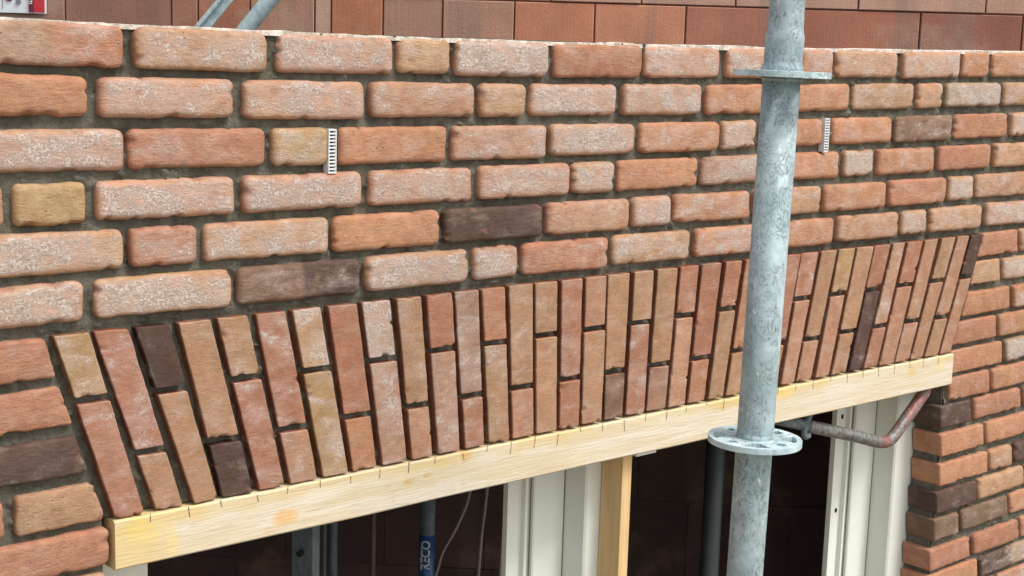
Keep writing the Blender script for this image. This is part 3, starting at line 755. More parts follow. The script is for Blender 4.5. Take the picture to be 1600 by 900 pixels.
32616 -10625 34516 -10625 34516 -11125 32616 -11125 f T 3
34616 -10625 36516 -10625 36516 -11125 34616 -11125 f Y 0
36616 -10625 39000 -10625 39000 -11125 36616 -11125 f D 2
-9000 -11250 -7100 -11250 -7100 -11750 -9000 -11750 f P 3
-7000 -11250 -5100 -11250 -5100 -11750 -7000 -11750 f R 0
-5000 -11250 -3100 -11250 -3100 -11750 -5000 -11750 f R 5
-3000 -11250 -1100 -11250 -1100 -11750 -3000 -11750 f T 5
-1000 -11250 900 -11250 900 -11750 -1000 -11750 f M 3
1000 -11250 1900 -11250 1900 -11750 1000 -11750 f P 1
2000 -11250 3900 -11250 3900 -11750 2000 -11750 f P 0
4000 -11250 5900 -11250 5900 -11750 4000 -11750 f O 4
6000 -11250 7800 -11250 7800 -11750 6000 -11750 f Y 6
31233 -11250 33133 -11250 33133 -11750 31233 -11750 f O 6
33233 -11250 34133 -11250 34133 -11750 33233 -11750 f T 5
34233 -11250 35133 -11250 35133 -11750 34233 -11750 f R 4
35233 -11250 37133 -11250 37133 -11750 35233 -11750 f P 2
37233 -11250 39000 -11250 39000 -11750 37233 -11750 f P 1
-9000 -11875 -7100 -11875 -7100 -12375 -9000 -12375 f O 1
-7000 -11875 -5100 -11875 -5100 -12375 -7000 -12375 f B 5
-5000 -11875 -4100 -11875 -4100 -12375 -5000 -12375 f T 3
-4000 -11875 -3100 -11875 -3100 -12375 -4000 -12375 f R 3
-3000 -11875 -1100 -11875 -1100 -12375 -3000 -12375 f Y 2
-1000 -11875 900 -11875 900 -12375 -1000 -12375 f P 3
1000 -11875 2900 -11875 2900 -12375 1000 -12375 f O 5
3000 -11875 4900 -11875 4900 -12375 3000 -12375 f M 5
5000 -11875 7400 -11875 7400 -12375 5000 -12375 f P 0
7500 -11875 7800 -11875 7800 -12375 7500 -12375 f O 6
26750 -11875 28650 -11875 28650 -12375 26750 -12375 k O 1
28750 -11875 29650 -11875 29650 -12375 28750 -12375 f O 1
29750 -11875 31650 -11875 31650 -12375 29750 -12375 f R 5
31750 -11875 33650 -11875 33650 -12375 31750 -12375 f M 0
33750 -11875 35650 -11875 35650 -12375 33750 -12375 f T 3
35750 -11875 37650 -11875 37650 -12375 35750 -12375 f P 4
37750 -11875 39000 -11875 39000 -12375 37750 -12375 f T 3
-9000 -12500 -8100 -12500 -8100 -13000 -9000 -13000 f T 5
-8000 -12500 -6100 -12500 -6100 -13000 -8000 -13000 f T 2
-6000 -12500 -5100 -12500 -5100 -13000 -6000 -13000 f R 3
-5000 -12500 -3100 -12500 -3100 -13000 -5000 -13000 f T 4
-3000 -12500 -2100 -12500 -2100 -13000 -3000 -13000 f T 0
-2000 -12500 -100 -12500 -100 -13000 -2000 -13000 f T 6
0 -12500 1900 -12500 1900 -13000 0 -13000 f M 1
2000 -12500 3900 -12500 3900 -13000 2000 -13000 f P 0
4000 -12500 5900 -12500 5900 -13000 4000 -13000 f R 3
6000 -12500 7800 -12500 7800 -13000 6000 -13000 f P 0
26750 -12500 27650 -12500 27650 -13000 26750 -13000 k O 1
27750 -12500 29650 -12500 29650 -13000 27750 -13000 f M 3
29750 -12500 31650 -12500 31650 -13000 29750 -13000 f R 0
31750 -12500 32650 -12500 32650 -13000 31750 -13000 f Y 6
32750 -12500 34650 -12500 34650 -13000 32750 -13000 f R 0
34750 -12500 36650 -12500 36650 -13000 34750 -13000 f O 6
36750 -12500 37650 -12500 37650 -13000 36750 -13000 f O 6
37750 -12500 39000 -12500 39000 -13000 37750 -13000 f B 5
-9000 -13125 -7100 -13125 -7100 -13625 -9000 -13625 f Y 0
-7000 -13125 -5100 -13125 -5100 -13625 -7000 -13625 f O 6
-5000 -13125 -3100 -13125 -3100 -13625 -5000 -13625 f M 6
-3000 -13125 -2100 -13125 -2100 -13625 -3000 -13625 f O 3
-2000 -13125 -100 -13125 -100 -13625 -2000 -13625 f M 1
0 -13125 900 -13125 900 -13625 0 -13625 f T 2
1000 -13125 1900 -13125 1900 -13625 1000 -13625 f O 6
2000 -13125 2900 -13125 2900 -13625 2000 -13625 f O 1
3000 -13125 4900 -13125 4900 -13625 3000 -13625 f T 2
5000 -13125 7400 -13125 7400 -13625 5000 -13625 f O 2
7500 -13125 7800 -13125 7800 -13625 7500 -13625 f B 0
26750 -13125 28650 -13125 28650 -13625 26750 -13625 k O 1
28750 -13125 29650 -13125 29650 -13625 28750 -13625 f P 0
29750 -13125 31650 -13125 31650 -13625 29750 -13625 f P 3
31750 -13125 32650 -13125 32650 -13625 31750 -13625 f T 5
32750 -13125 34650 -13125 34650 -13625 32750 -13625 f R 2
34750 -13125 36650 -13125 36650 -13625 34750 -13625 f T 3
36750 -13125 39000 -13125 39000 -13625 36750 -13625 f O 4
-9000 -13750 -7100 -13750 -7100 -14250 -9000 -14250 f T 6
-7000 -13750 -5100 -13750 -5100 -14250 -7000 -14250 f T 1
-5000 -13750 -4100 -13750 -4100 -14250 -5000 -14250 f O 2
-4000 -13750 -3100 -13750 -3100 -14250 -4000 -14250 f T 2
-3000 -13750 -1100 -13750 -1100 -14250 -3000 -14250 f D 4
-1000 -13750 900 -13750 900 -14250 -1000 -14250 f P 0
1000 -13750 2900 -13750 2900 -14250 1000 -14250 f O 2
3000 -13750 4900 -13750 4900 -14250 3000 -14250 f R 4
5000 -13750 7400 -13750 7400 -14250 5000 -14250 f T 4
7500 -13750 7800 -13750 7800 -14250 7500 -14250 f P 4
26750 -13750 27650 -13750 27650 -14250 26750 -14250 k T 1
27750 -13750 29650 -13750 29650 -14250 27750 -14250 f T 1
29750 -13750 31650 -13750 31650 -14250 29750 -14250 f D 0
31750 -13750 33650 -13750 33650 -14250 31750 -14250 f M 1
33750 -13750 35650 -13750 35650 -14250 33750 -14250 f R 5
35750 -13750 37650 -13750 37650 -14250 35750 -14250 f M 2
37750 -13750 39000 -13750 39000 -14250 37750 -14250 f R 1
-9000 -14375 -7100 -14375 -7100 -14875 -9000 -14875 f O 2
-7000 -14375 -6100 -14375 -6100 -14875 -7000 -14875 f R 2
-6000 -14375 -4100 -14375 -4100 -14875 -6000 -14875 f P 5
-4000 -14375 -2100 -14375 -2100 -14875 -4000 -14875 f O 4
-2000 -14375 -100 -14375 -100 -14875 -2000 -14875 f D 4
0 -14375 900 -14375 900 -14875 0 -14875 f O 3
1000 -14375 2900 -14375 2900 -14875 1000 -14875 f T 4
3000 -14375 3900 -14375 3900 -14875 3000 -14875 f P 5
4000 -14375 5900 -14375 5900 -14875 4000 -14875 f D 1
6000 -14375 7800 -14375 7800 -14875 6000 -14875 f O 0
26750 -14375 28650 -14375 28650 -14875 26750 -14875 k R 1
28750 -14375 29650 -14375 29650 -14875 28750 -14875 f O 6
29750 -14375 31650 -14375 31650 -14875 29750 -14875 f R 2
31750 -14375 33650 -14375 33650 -14875 31750 -14875 f P 4
33750 -14375 35650 -14375 35650 -14875 33750 -14875 f Y 3
35750 -14375 37650 -14375 37650 -14875 35750 -14875 f D 0
37750 -14375 39000 -14375 39000 -14875 37750 -14875 f T 2
-9000 -15000 -8100 -15000 -8100 -15500 -9000 -15500 f T 6
-8000 -15000 -6100 -15000 -6100 -15500 -8000 -15500 f M 1
-6000 -15000 -4100 -15000 -4100 -15500 -6000 -15500 f T 2
-4000 -15000 -3100 -15000 -3100 -15500 -4000 -15500 f B 2
-3000 -15000 -1100 -15000 -1100 -15500 -3000 -15500 f B 6
-1000 -15000 900 -15000 900 -15500 -1000 -15500 f T 4
1000 -15000 1900 -15000 1900 -15500 1000 -15500 f R 6
2000 -15000 3900 -15000 3900 -15500 2000 -15500 f T 4
4000 -15000 5900 -15000 5900 -15500 4000 -15500 f D 2
6000 -15000 7800 -15000 7800 -15500 6000 -15500 f P 3
26750 -15000 27650 -15000 27650 -15500 26750 -15500 k T 1
27750 -15000 29650 -15000 29650 -15500 27750 -15500 f Y 3
29750 -15000 31650 -15000 31650 -15500 29750 -15500 f B 0
31750 -15000 33650 -15000 33650 -15500 31750 -15500 f O 0
33750 -15000 35650 -15000 35650 -15500 33750 -15500 f R 4
35750 -15000 37650 -15000 37650 -15500 35750 -15500 f Y 1
37750 -15000 39000 -15000 39000 -15500 37750 -15500 f D 0
-9000 -15625 -7100 -15625 -7100 -16125 -9000 -16125 f D 5
-7000 -15625 -5100 -15625 -5100 -16125 -7000 -16125 f P 0
-5000 -15625 -3100 -15625 -3100 -16125 -5000 -16125 f T 5
-3000 -15625 -1100 -15625 -1100 -16125 -3000 -16125 f R 5
-1000 -15625 -100 -15625 -100 -16125 -1000 -16125 f B 5
0 -15625 900 -15625 900 -16125 0 -16125 f P 3
1000 -15625 1900 -15625 1900 -16125 1000 -16125 f T 3
2000 -15625 3900 -15625 3900 -16125 2000 -16125 f P 6
4000 -15625 5900 -15625 5900 -16125 4000 -16125 f B 3
6000 -15625 7800 -15625 7800 -16125 6000 -16125 f T 5
26750 -15625 28650 -15625 28650 -16125 26750 -16125 k O 1
28750 -15625 29650 -15625 29650 -16125 28750 -16125 f O 4
29750 -15625 31650 -15625 31650 -16125 29750 -16125 f P 1
31750 -15625 33650 -15625 33650 -16125 31750 -16125 f P 5
33750 -15625 35650 -15625 35650 -16125 33750 -16125 f Y 4
35750 -15625 37650 -15625 37650 -16125 35750 -16125 f T 1
37750 -15625 39000 -15625 39000 -16125 37750 -16125 f R 1
-9000 -16250 -7100 -16250 -7100 -16750 -9000 -16750 f R 4
-7000 -16250 -5100 -16250 -5100 -16750 -7000 -16750 f P 1
-5000 -16250 -3100 -16250 -3100 -16750 -5000 -16750 f Y 3
-3000 -16250 -1100 -16250 -1100 -16750 -3000 -16750 f T 4
-1000 -16250 900 -16250 900 -16750 -1000 -16750 f T 3
1000 -16250 2900 -16250 2900 -16750 1000 -16750 f T 6
3000 -16250 4900 -16250 4900 -16750 3000 -16750 f Y 0
5000 -16250 7400 -16250 7400 -16750 5000 -16750 f O 2
7500 -16250 7800 -16250 7800 -16750 7500 -16750 f R 2
26750 -16250 27650 -16250 27650 -16750 26750 -16750 k P 1
27750 -16250 29650 -16250 29650 -16750 27750 -16750 f B 0
29750 -16250 30650 -16250 30650 -16750 29750 -16750 f P 5
30750 -16250 31650 -16250 31650 -16750 30750 -16750 f O 0
31750 -16250 33650 -16250 33650 -16750 31750 -16750 f B 2
33750 -16250 34650 -16250 34650 -16750 33750 -16750 f Y 1
34750 -16250 36650 -16250 36650 -16750 34750 -16750 f R 3
36750 -16250 39000 -16250 39000 -16750 36750 -16750 f O 5
-9000 -16875 -8100 -16875 -8100 -17375 -9000 -17375 f P 3
-8000 -16875 -7100 -16875 -7100 -17375 -8000 -17375 f P 2
-7000 -16875 -5100 -16875 -5100 -17375 -7000 -17375 f D 2
-5000 -16875 -3100 -16875 -3100 -17375 -5000 -17375 f O 0
-3000 -16875 -1100 -16875 -1100 -17375 -3000 -17375 f P 1
-1000 -16875 900 -16875 900 -17375 -1000 -17375 f P 6
1000 -16875 2900 -16875 2900 -17375 1000 -17375 f R 3
3000 -16875 4900 -16875 4900 -17375 3000 -17375 f O 0
5000 -16875 7400 -16875 7400 -17375 5000 -17375 f P 4
7500 -16875 7800 -16875 7800 -17375 7500 -17375 f B 0
26750 -16875 28650 -16875 28650 -17375 26750 -17375 k R 1
28750 -16875 29650 -16875 29650 -17375 28750 -17375 f P 3
29750 -16875 31650 -16875 31650 -17375 29750 -17375 f T 6
31750 -16875 33650 -16875 33650 -17375 31750 -17375 f Y 4
33750 -16875 35650 -16875 35650 -17375 33750 -17375 f B 5
35750 -16875 37650 -16875 37650 -17375 35750 -17375 f O 0
37750 -16875 39000 -16875 39000 -17375 37750 -17375 f R 3
-9000 -17500 -8100 -17500 -8100 -18000 -9000 -18000 f O 0
-8000 -17500 -6100 -17500 -6100 -18000 -8000 -18000 f R 1
-6000 -17500 -4100 -17500 -4100 -18000 -6000 -18000 f B 1
-4000 -17500 -3100 -17500 -3100 -18000 -4000 -18000 f O 6
-3000 -17500 -1100 -17500 -1100 -18000 -3000 -18000 f P 1
-1000 -17500 900 -17500 900 -18000 -1000 -18000 f B 3
1000 -17500 2900 -17500 2900 -18000 1000 -18000 f R 6
3000 -17500 4900 -17500 4900 -18000 3000 -18000 f R 2
5000 -17500 7400 -17500 7400 -18000 5000 -18000 f D 5
7500 -17500 7800 -17500 7800 -18000 7500 -18000 f R 3
26750 -17500 27650 -17500 27650 -18000 26750 -18000 k T 1
27750 -17500 29650 -17500 29650 -18000 27750 -18000 f T 3
29750 -17500 31650 -17500 31650 -18000 29750 -18000 f D 6
31750 -17500 33650 -17500 33650 -18000 31750 -18000 f T 1
33750 -17500 35650 -17500 35650 -18000 33750 -18000 f B 0
35750 -17500 37650 -17500 37650 -18000 35750 -18000 f T 4
37750 -17500 39000 -17500 39000 -18000 37750 -18000 f B 1
-9000 -18125 -8100 -18125 -8100 -18625 -9000 -18625 f R 0
-8000 -18125 -6100 -18125 -6100 -18625 -8000 -18625 f T 5
-6000 -18125 -4100 -18125 -4100 -18625 -6000 -18625 f P 4
-4000 -18125 -2100 -18125 -2100 -18625 -4000 -18625 f P 1
-2000 -18125 -1100 -18125 -1100 -18625 -2000 -18625 f O 4
-1000 -18125 900 -18125 900 -18625 -1000 -18625 f B 6
1000 -18125 2900 -18125 2900 -18625 1000 -18625 f R 4
3000 -18125 4900 -18125 4900 -18625 3000 -18625 f O 0
5000 -18125 5900 -18125 5900 -18625 5000 -18625 f T 4
6000 -18125 7800 -18125 7800 -18625 6000 -18625 f O 2
26750 -18125 28650 -18125 28650 -18625 26750 -18625 k O 1
28750 -18125 30650 -18125 30650 -18625 28750 -18625 f T 6
30750 -18125 31650 -18125 31650 -18625 30750 -18625 f P 0
31750 -18125 33650 -18125 33650 -18625 31750 -18625 f T 2
33750 -18125 34650 -18125 34650 -18625 33750 -18625 f O 5
34750 -18125 36650 -18125 36650 -18625 34750 -18625 f Y 5
36750 -18125 39000 -18125 39000 -18625 36750 -18625 f D 4
-9000 -18750 -7100 -18750 -7100 -19250 -9000 -19250 f D 5
-7000 -18750 -5100 -18750 -5100 -19250 -7000 -19250 f M 0
-5000 -18750 -3100 -18750 -3100 -19250 -5000 -19250 f R 5
-3000 -18750 -1100 -18750 -1100 -19250 -3000 -19250 f M 3
-1000 -18750 -100 -18750 -100 -19250 -1000 -19250 f O 0
0 -18750 1900 -18750 1900 -19250 0 -19250 f P 3
2000 -18750 2900 -18750 2900 -19250 2000 -19250 f D 1
3000 -18750 4900 -18750 4900 -19250 3000 -19250 f T 6
5000 -18750 7400 -18750 7400 -19250 5000 -19250 f B 6
7500 -18750 7800 -18750 7800 -19250 7500 -19250 f P 3
26750 -18750 27650 -18750 27650 -19250 26750 -19250 k P 1
27750 -18750 29650 -18750 29650 -19250 27750 -19250 f T 5
29750 -18750 31650 -18750 31650 -19250 29750 -19250 f P 1
31750 -18750 33650 -18750 33650 -19250 31750 -19250 f Y 0
33750 -18750 35650 -18750 35650 -19250 33750 -19250 f R 2
35750 -18750 37650 -18750 37650 -19250 35750 -19250 f T 1
37750 -18750 39000 -18750 39000 -19250 37750 -19250 f O 4
-9000 -19375 -7100 -19375 -7100 -19875 -9000 -19875 f M 6
-7000 -19375 -5100 -19375 -5100 -19875 -7000 -19875 f B 5
-5000 -19375 -3100 -19375 -3100 -19875 -5000 -19875 f T 4
-3000 -19375 -2100 -19375 -2100 -19875 -3000 -19875 f T 3
-2000 -19375 -100 -19375 -100 -19875 -2000 -19875 f P 1
0 -19375 900 -19375 900 -19875 0 -19875 f P 1
1000 -19375 2900 -19375 2900 -19875 1000 -19875 f R 6
3000 -19375 4900 -19375 4900 -19875 3000 -19875 f T 4
5000 -19375 7400 -19375 7400 -19875 5000 -19875 f M 6
7500 -19375 7800 -19375 7800 -19875 7500 -19875 f Y 4
26750 -19375 28650 -19375 28650 -19875 26750 -19875 k P 1
28750 -19375 29650 -19375 29650 -19875 28750 -19875 f Y 4
29750 -19375 31650 -19375 31650 -19875 29750 -19875 f Y 1
31750 -19375 33650 -19375 33650 -19875 31750 -19875 f R 4
33750 -19375 35650 -19375 35650 -19875 33750 -19875 f P 5
35750 -19375 37650 -19375 37650 -19875 35750 -19875 f P 4
37750 -19375 39000 -19375 39000 -19875 37750 -19875 f P 1
-9000 -20000 -7100 -20000 -7100 -20500 -9000 -20500 f P 0
-7000 -20000 -5100 -20000 -5100 -20500 -7000 -20500 f T 1
-5000 -20000 -3100 -20000 -3100 -20500 -5000 -20500 f O 3
-3000 -20000 -1100 -20000 -1100 -20500 -3000 -20500 f P 3
-1000 -20000 900 -20000 900 -20500 -1000 -20500 f T 1
1000 -20000 2900 -20000 2900 -20500 1000 -20500 f R 1
3000 -20000 4900 -20000 4900 -20500 3000 -20500 f P 2
5000 -20000 7400 -20000 7400 -20500 5000 -20500 f M 1
7500 -20000 7800 -20000 7800 -20500 7500 -20500 f B 2
26750 -20000 27650 -20000 27650 -20500 26750 -20500 k T 1
27750 -20000 28650 -20000 28650 -20500 27750 -20500 f O 6
28750 -20000 29650 -20000 29650 -20500 28750 -20500 f B 5
29750 -20000 31650 -20000 31650 -20500 29750 -20500 f D 5
31750 -20000 33650 -20000 33650 -20500 31750 -20500 f T 1
33750 -20000 35650 -20000 35650 -20500 33750 -20500 f T 5
35750 -20000 37650 -20000 37650 -20500 35750 -20500 f M 0
37750 -20000 39000 -20000 39000 -20500 37750 -20500 f R 6
-9000 -20625 -7100 -20625 -7100 -21125 -9000 -21125 f B 0
-7000 -20625 -5100 -20625 -5100 -21125 -7000 -21125 f O 2
-5000 -20625 -4100 -20625 -4100 -21125 -5000 -21125 f B 2
-4000 -20625 -2100 -20625 -2100 -21125 -4000 -21125 f R 1
-2000 -20625 -100 -20625 -100 -21125 -2000 -21125 f P 5
0 -20625 1900 -20625 1900 -21125 0 -21125 f R 3
2000 -20625 2900 -20625 2900 -21125 2000 -21125 f O 5
3000 -20625 3900 -20625 3900 -21125 3000 -21125 f P 3
4000 -20625 5900 -20625 5900 -21125 4000 -21125 f P 0
6000 -20625 7800 -20625 7800 -21125 6000 -21125 f O 6
26750 -20625 28650 -20625 28650 -21125 26750 -21125 k P 1
28750 -20625 30650 -20625 30650 -21125 28750 -21125 f Y 3
30750 -20625 31650 -20625 31650 -21125 30750 -21125 f O 4
31750 -20625 32650 -20625 32650 -21125 31750 -21125 f O 1
32750 -20625 34650 -20625 34650 -21125 32750 -21125 f R 3
34750 -20625 35650 -20625 35650 -21125 34750 -21125 f P 1
35750 -20625 37650 -20625 37650 -21125 35750 -21125 f P 6
37750 -20625 39000 -20625 39000 -21125 37750 -21125 f M 4
-9000 -21250 -7100 -21250 -7100 -21750 -9000 -21750 f P 5
-7000 -21250 -5100 -21250 -5100 -21750 -7000 -21750 f O 0
-5000 -21250 -3100 -21250 -3100 -21750 -5000 -21750 f O 3
-3000 -21250 -1100 -21250 -1100 -21750 -3000 -21750 f O 6
-1000 -21250 -100 -21250 -100 -21750 -1000 -21750 f P 2
0 -21250 1900 -21250 1900 -21750 0 -21750 f M 0
2000 -21250 2900 -21250 2900 -21750 2000 -21750 f P 6
3000 -21250 4900 -21250 4900 -21750 3000 -21750 f B 5
5000 -21250 7400 -21250 7400 -21750 5000 -21750 f R 4
7500 -21250 7800 -21250 7800 -21750 7500 -21750 f T 3
26750 -21250 27650 -21250 27650 -21750 26750 -21750 k R 1
27750 -21250 29650 -21250 29650 -21750 27750 -21750 f T 4
29750 -21250 31650 -21250 31650 -21750 29750 -21750 f P 5
31750 -21250 33650 -21250 33650 -21750 31750 -21750 f T 6
33750 -21250 35650 -21250 35650 -21750 33750 -21750 f T 0
35750 -21250 36650 -21250 36650 -21750 35750 -21750 f T 3
36750 -21250 39000 -21250 39000 -21750 36750 -21750 f O 5
-9000 -21875 -8100 -21875 -8100 -22375 -9000 -22375 f P 2
-8000 -21875 -7100 -21875 -7100 -22375 -8000 -22375 f O 5
-7000 -21875 -5100 -21875 -5100 -22375 -7000 -22375 f O 0
-5000 -21875 -4100 -21875 -4100 -22375 -5000 -22375 f R 2
-4000 -21875 -2100 -21875 -2100 -22375 -4000 -22375 f R 5
-2000 -21875 -1100 -21875 -1100 -22375 -2000 -22375 f P 4
-1000 -21875 900 -21875 900 -22375 -1000 -22375 f T 2
1000 -21875 2900 -21875 2900 -22375 1000 -22375 f R 4
3000 -21875 4900 -21875 4900 -22375 3000 -22375 f R 0
5000 -21875 5900 -21875 5900 -22375 5000 -22375 f Y 3
6000 -21875 7800 -21875 7800 -22375 6000 -22375 f T 4
26750 -21875 28650 -21875 28650 -22375 26750 -22375 k P 1
28750 -21875 29650 -21875 29650 -22375 28750 -22375 f P 1
29750 -21875 31650 -21875 31650 -22375 29750 -22375 f O 0
31750 -21875 33650 -21875 33650 -22375 31750 -22375 f O 3
33750 -21875 35650 -21875 35650 -22375 33750 -22375 f Y 0
35750 -21875 37650 -21875 37650 -22375 35750 -22375 f R 1
37750 -21875 39000 -21875 39000 -22375 37750 -22375 f P 4
-9000 -22500 -7100 -22500 -7100 -23000 -9000 -23000 f M 5
-7000 -22500 -6100 -22500 -6100 -23000 -7000 -23000 f P 0
-6000 -22500 -4100 -22500 -4100 -23000 -6000 -23000 f T 2
-4000 -22500 -2100 -22500 -2100 -23000 -4000 -23000 f T 0
-2000 -22500 -100 -22500 -100 -23000 -2000 -23000 f T 1
0 -22500 1900 -22500 1900 -23000 0 -23000 f R 5
2000 -22500 2900 -22500 2900 -23000 2000 -23000 f Y 6
3000 -22500 4900 -22500 4900 -23000 3000 -23000 f R 4
5000 -22500 7400 -22500 7400 -23000 5000 -23000 f P 1
7500 -22500 7800 -22500 7800 -23000 7500 -23000 f O 6
26750 -22500 27650 -22500 27650 -23000 26750 -23000 k T 1
27750 -22500 29650 -22500 29650 -23000 27750 -23000 f T 2
29750 -22500 30650 -22500 30650 -23000 29750 -23000 f O 5
30750 -22500 31650 -22500 31650 -23000 30750 -23000 f O 3
31750 -22500 32650 -22500 32650 -23000 31750 -23000 f T 1
32750 -22500 34650 -22500 34650 -23000 32750 -23000 f M 5
34750 -22500 36650 -22500 36650 -23000 34750 -23000 f O 2
36750 -22500 39000 -22500 39000 -23000 36750 -23000 f O 0
-9000 -23125 -8100 -23125 -8100 -23625 -9000 -23625 f O 2
-8000 -23125 -6100 -23125 -6100 -23625 -8000 -23625 f Y 1
-6000 -23125 -4100 -23125 -4100 -23625 -6000 -23625 f Y 4
-4000 -23125 -2100 -23125 -2100 -23625 -4000 -23625 f T 3
-2000 -23125 -100 -23125 -100 -23625 -2000 -23625 f T 5
0 -23125 1900 -23125 1900 -23625 0 -23625 f D 3
2000 -23125 2900 -23125 2900 -23625 2000 -23625 f B 4
3000 -23125 4900 -23125 4900 -23625 3000 -23625 f P 6
5000 -23125 7400 -23125 7400 -23625 5000 -23625 f P 2
7500 -23125 7800 -23125 7800 -23625 7500 -23625 f O 1
26750 -23125 28650 -23125 28650 -23625 26750 -23625 k T 1
28750 -23125 30650 -23125 30650 -23625 28750 -23625 f R 0
30750 -23125 32650 -23125 32650 -23625 30750 -23625 f R 1
32750 -23125 34650 -23125 34650 -23625 32750 -23625 f T 2
34750 -23125 35650 -23125 35650 -23625 34750 -23625 f T 2
35750 -23125 37650 -23125 37650 -23625 35750 -23625 f P 5
37750 -23125 39000 -23125 39000 -23625 37750 -23625 f T 0
-9000 -23750 -8100 -23750 -8100 -24250 -9000 -24250 f T 0
-8000 -23750 -6100 -23750 -6100 -24250 -8000 -24250 f P 5
-6000 -23750 -4100 -23750 -4100 -24250 -6000 -24250 f D 4
-4000 -23750 -3100 -23750 -3100 -24250 -4000 -24250 f O 6
-3000 -23750 -1100 -23750 -1100 -24250 -3000 -24250 f O 1
-1000 -23750 -100 -23750 -100 -24250 -1000 -24250 f T 0
0 -23750 1900 -23750 1900 -24250 0 -24250 f T 5
2000 -23750 2900 -23750 2900 -24250 2000 -24250 f P 6
3000 -23750 4900 -23750 4900 -24250 3000 -24250 f T 6
5000 -23750 7400 -23750 7400 -24250 5000 -24250 f D 5
7500 -23750 7800 -23750 7800 -24250 7500 -24250 f R 1
26750 -23750 27650 -23750 27650 -24250 26750 -24250 k P 1
27750 -23750 29650 -23750 29650 -24250 27750 -24250 f P 2
29750 -23750 31650 -23750 31650 -24250 29750 -24250 f D 2
31750 -23750 33650 -23750 33650 -24250 31750 -24250 f T 0
33750 -23750 35650 -23750 35650 -24250 33750 -24250 f T 2
35750 -23750 37650 -23750 37650 -24250 35750 -24250 f Y 3
37750 -23750 39000 -23750 39000 -24250 37750 -24250 f D 5
-9000 -24375 -7100 -24375 -7100 -24875 -9000 -24875 f O 4
-7000 -24375 -5100 -24375 -5100 -24875 -7000 -24875 f O 2
-5000 -24375 -3100 -24375 -3100 -24875 -5000 -24875 f M 4
-3000 -24375 -1100 -24375 -1100 -24875 -3000 -24875 f T 5
-1000 -24375 900 -24375 900 -24875 -1000 -24875 f Y 1
1000 -24375 2900 -24375 2900 -24875 1000 -24875 f P 4
3000 -24375 4900 -24375 4900 -24875 3000 -24875 f T 1
5000 -24375 7400 -24375 7400 -24875 5000 -24875 f B 5
7500 -24375 7800 -24375 7800 -24875 7500 -24875 f T 6
26750 -24375 28650 -24375 28650 -24875 26750 -24875 k O 1
28750 -24375 30650 -24375 30650 -24875 28750 -24875 f T 0
30750 -24375 32650 -24375 32650 -24875 30750 -24875 f Y 5
32750 -24375 33650 -24375 33650 -24875 32750 -24875 f Y 3
33750 -24375 35650 -24375 35650 -24875 33750 -24875 f R 5
35750 -24375 37650 -24375 37650 -24875 35750 -24875 f T 0
37750 -24375 39000 -24375 39000 -24875 37750 -24875 f Y 3
-9000 -25000 -8100 -25000 -8100 -25500 -9000 -25500 f B 0
-8000 -25000 -6100 -25000 -6100 -25500 -8000 -25500 f B 2
-6000 -25000 -4100 -25000 -4100 -25500 -6000 -25500 f R 6
-4000 -25000 -2100 -25000 -2100 -25500 -4000 -25500 f P 4
-2000 -25000 -100 -25000 -100 -25500 -2000 -25500 f T 5
0 -25000 900 -25000 900 -25500 0 -25500 f O 2
1000 -25000 1900 -25000 1900 -25500 1000 -25500 f Y 4
2000 -25000 3900 -25000 3900 -25500 2000 -25500 f T 1
4000 -25000 5900 -25000 5900 -25500 4000 -25500 f R 5
6000 -25000 7800 -25000 7800 -25500 6000 -25500 f P 4
26750 -25000 27650 -25000 27650 -25500 26750 -25500 k T 1
27750 -25000 28650 -25000 28650 -25500 27750 -25500 f T 2
28750 -25000 30650 -25000 30650 -25500 28750 -25500 f T 2
30750 -25000 32650 -25000 32650 -25500 30750 -25500 f T 3
32750 -25000 33650 -25000 33650 -25500 32750 -25500 f T 0
33750 -25000 35650 -25000 35650 -25500 33750 -25500 f T 5
35750 -25000 37650 -25000 37650 -25500 35750 -25500 f T 0
37750 -25000 39000 -25000 39000 -25500 37750 -25500 f T 6
-9000 -25625 -8100 -25625 -8100 -26125 -9000 -26125 f R 6
-8000 -25625 -6100 -25625 -6100 -26125 -8000 -26125 f R 3
-6000 -25625 -4100 -25625 -4100 -26125 -6000 -26125 f T 3
-4000 -25625 -2100 -25625 -2100 -26125 -4000 -26125 f D 3
-2000 -25625 -1100 -25625 -1100 -26125 -2000 -26125 f P 6
-1000 -25625 -100 -25625 -100 -26125 -1000 -26125 f O 4
0 -25625 1900 -25625 1900 -26125 0 -26125 f T 4
2000 -25625 2900 -25625 2900 -26125 2000 -26125 f T 2
3000 -25625 4900 -25625 4900 -26125 3000 -26125 f T 2
5000 -25625 7400 -25625 7400 -26125 5000 -26125 f M 4
7500 -25625 7800 -25625 7800 -26125 7500 -26125 f T 3
26750 -25625 28650 -25625 28650 -26125 26750 -26125 k O 1
28750 -25625 30650 -25625 30650 -26125 28750 -26125 f M 4
30750 -25625 32650 -25625 32650 -26125 30750 -26125 f T 6
32750 -25625 33650 -25625 33650 -26125 32750 -26125 f O 3
33750 -25625 35650 -25625 35650 -26125 33750 -26125 f D 1
35750 -25625 36650 -25625 36650 -26125 35750 -26125 f R 3
36750 -25625 37650 -25625 37650 -26125 36750 -26125 f R 5
37750 -25625 39000 -25625 39000 -26125 37750 -26125 f T 2
-9000 -26250 -7100 -26250 -7100 -26750 -9000 -26750 f T 1
-7000 -26250 -5100 -26250 -5100 -26750 -7000 -26750 f M 3
-5000 -26250 -3100 -26250 -3100 -26750 -5000 -26750 f R 5
-3000 -26250 -2100 -26250 -2100 -26750 -3000 -26750 f B 1
-2000 -26250 -100 -26250 -100 -26750 -2000 -26750 f D 4
0 -26250 1900 -26250 1900 -26750 0 -26750 f T 0
2000 -26250 2900 -26250 2900 -26750 2000 -26750 f M 0
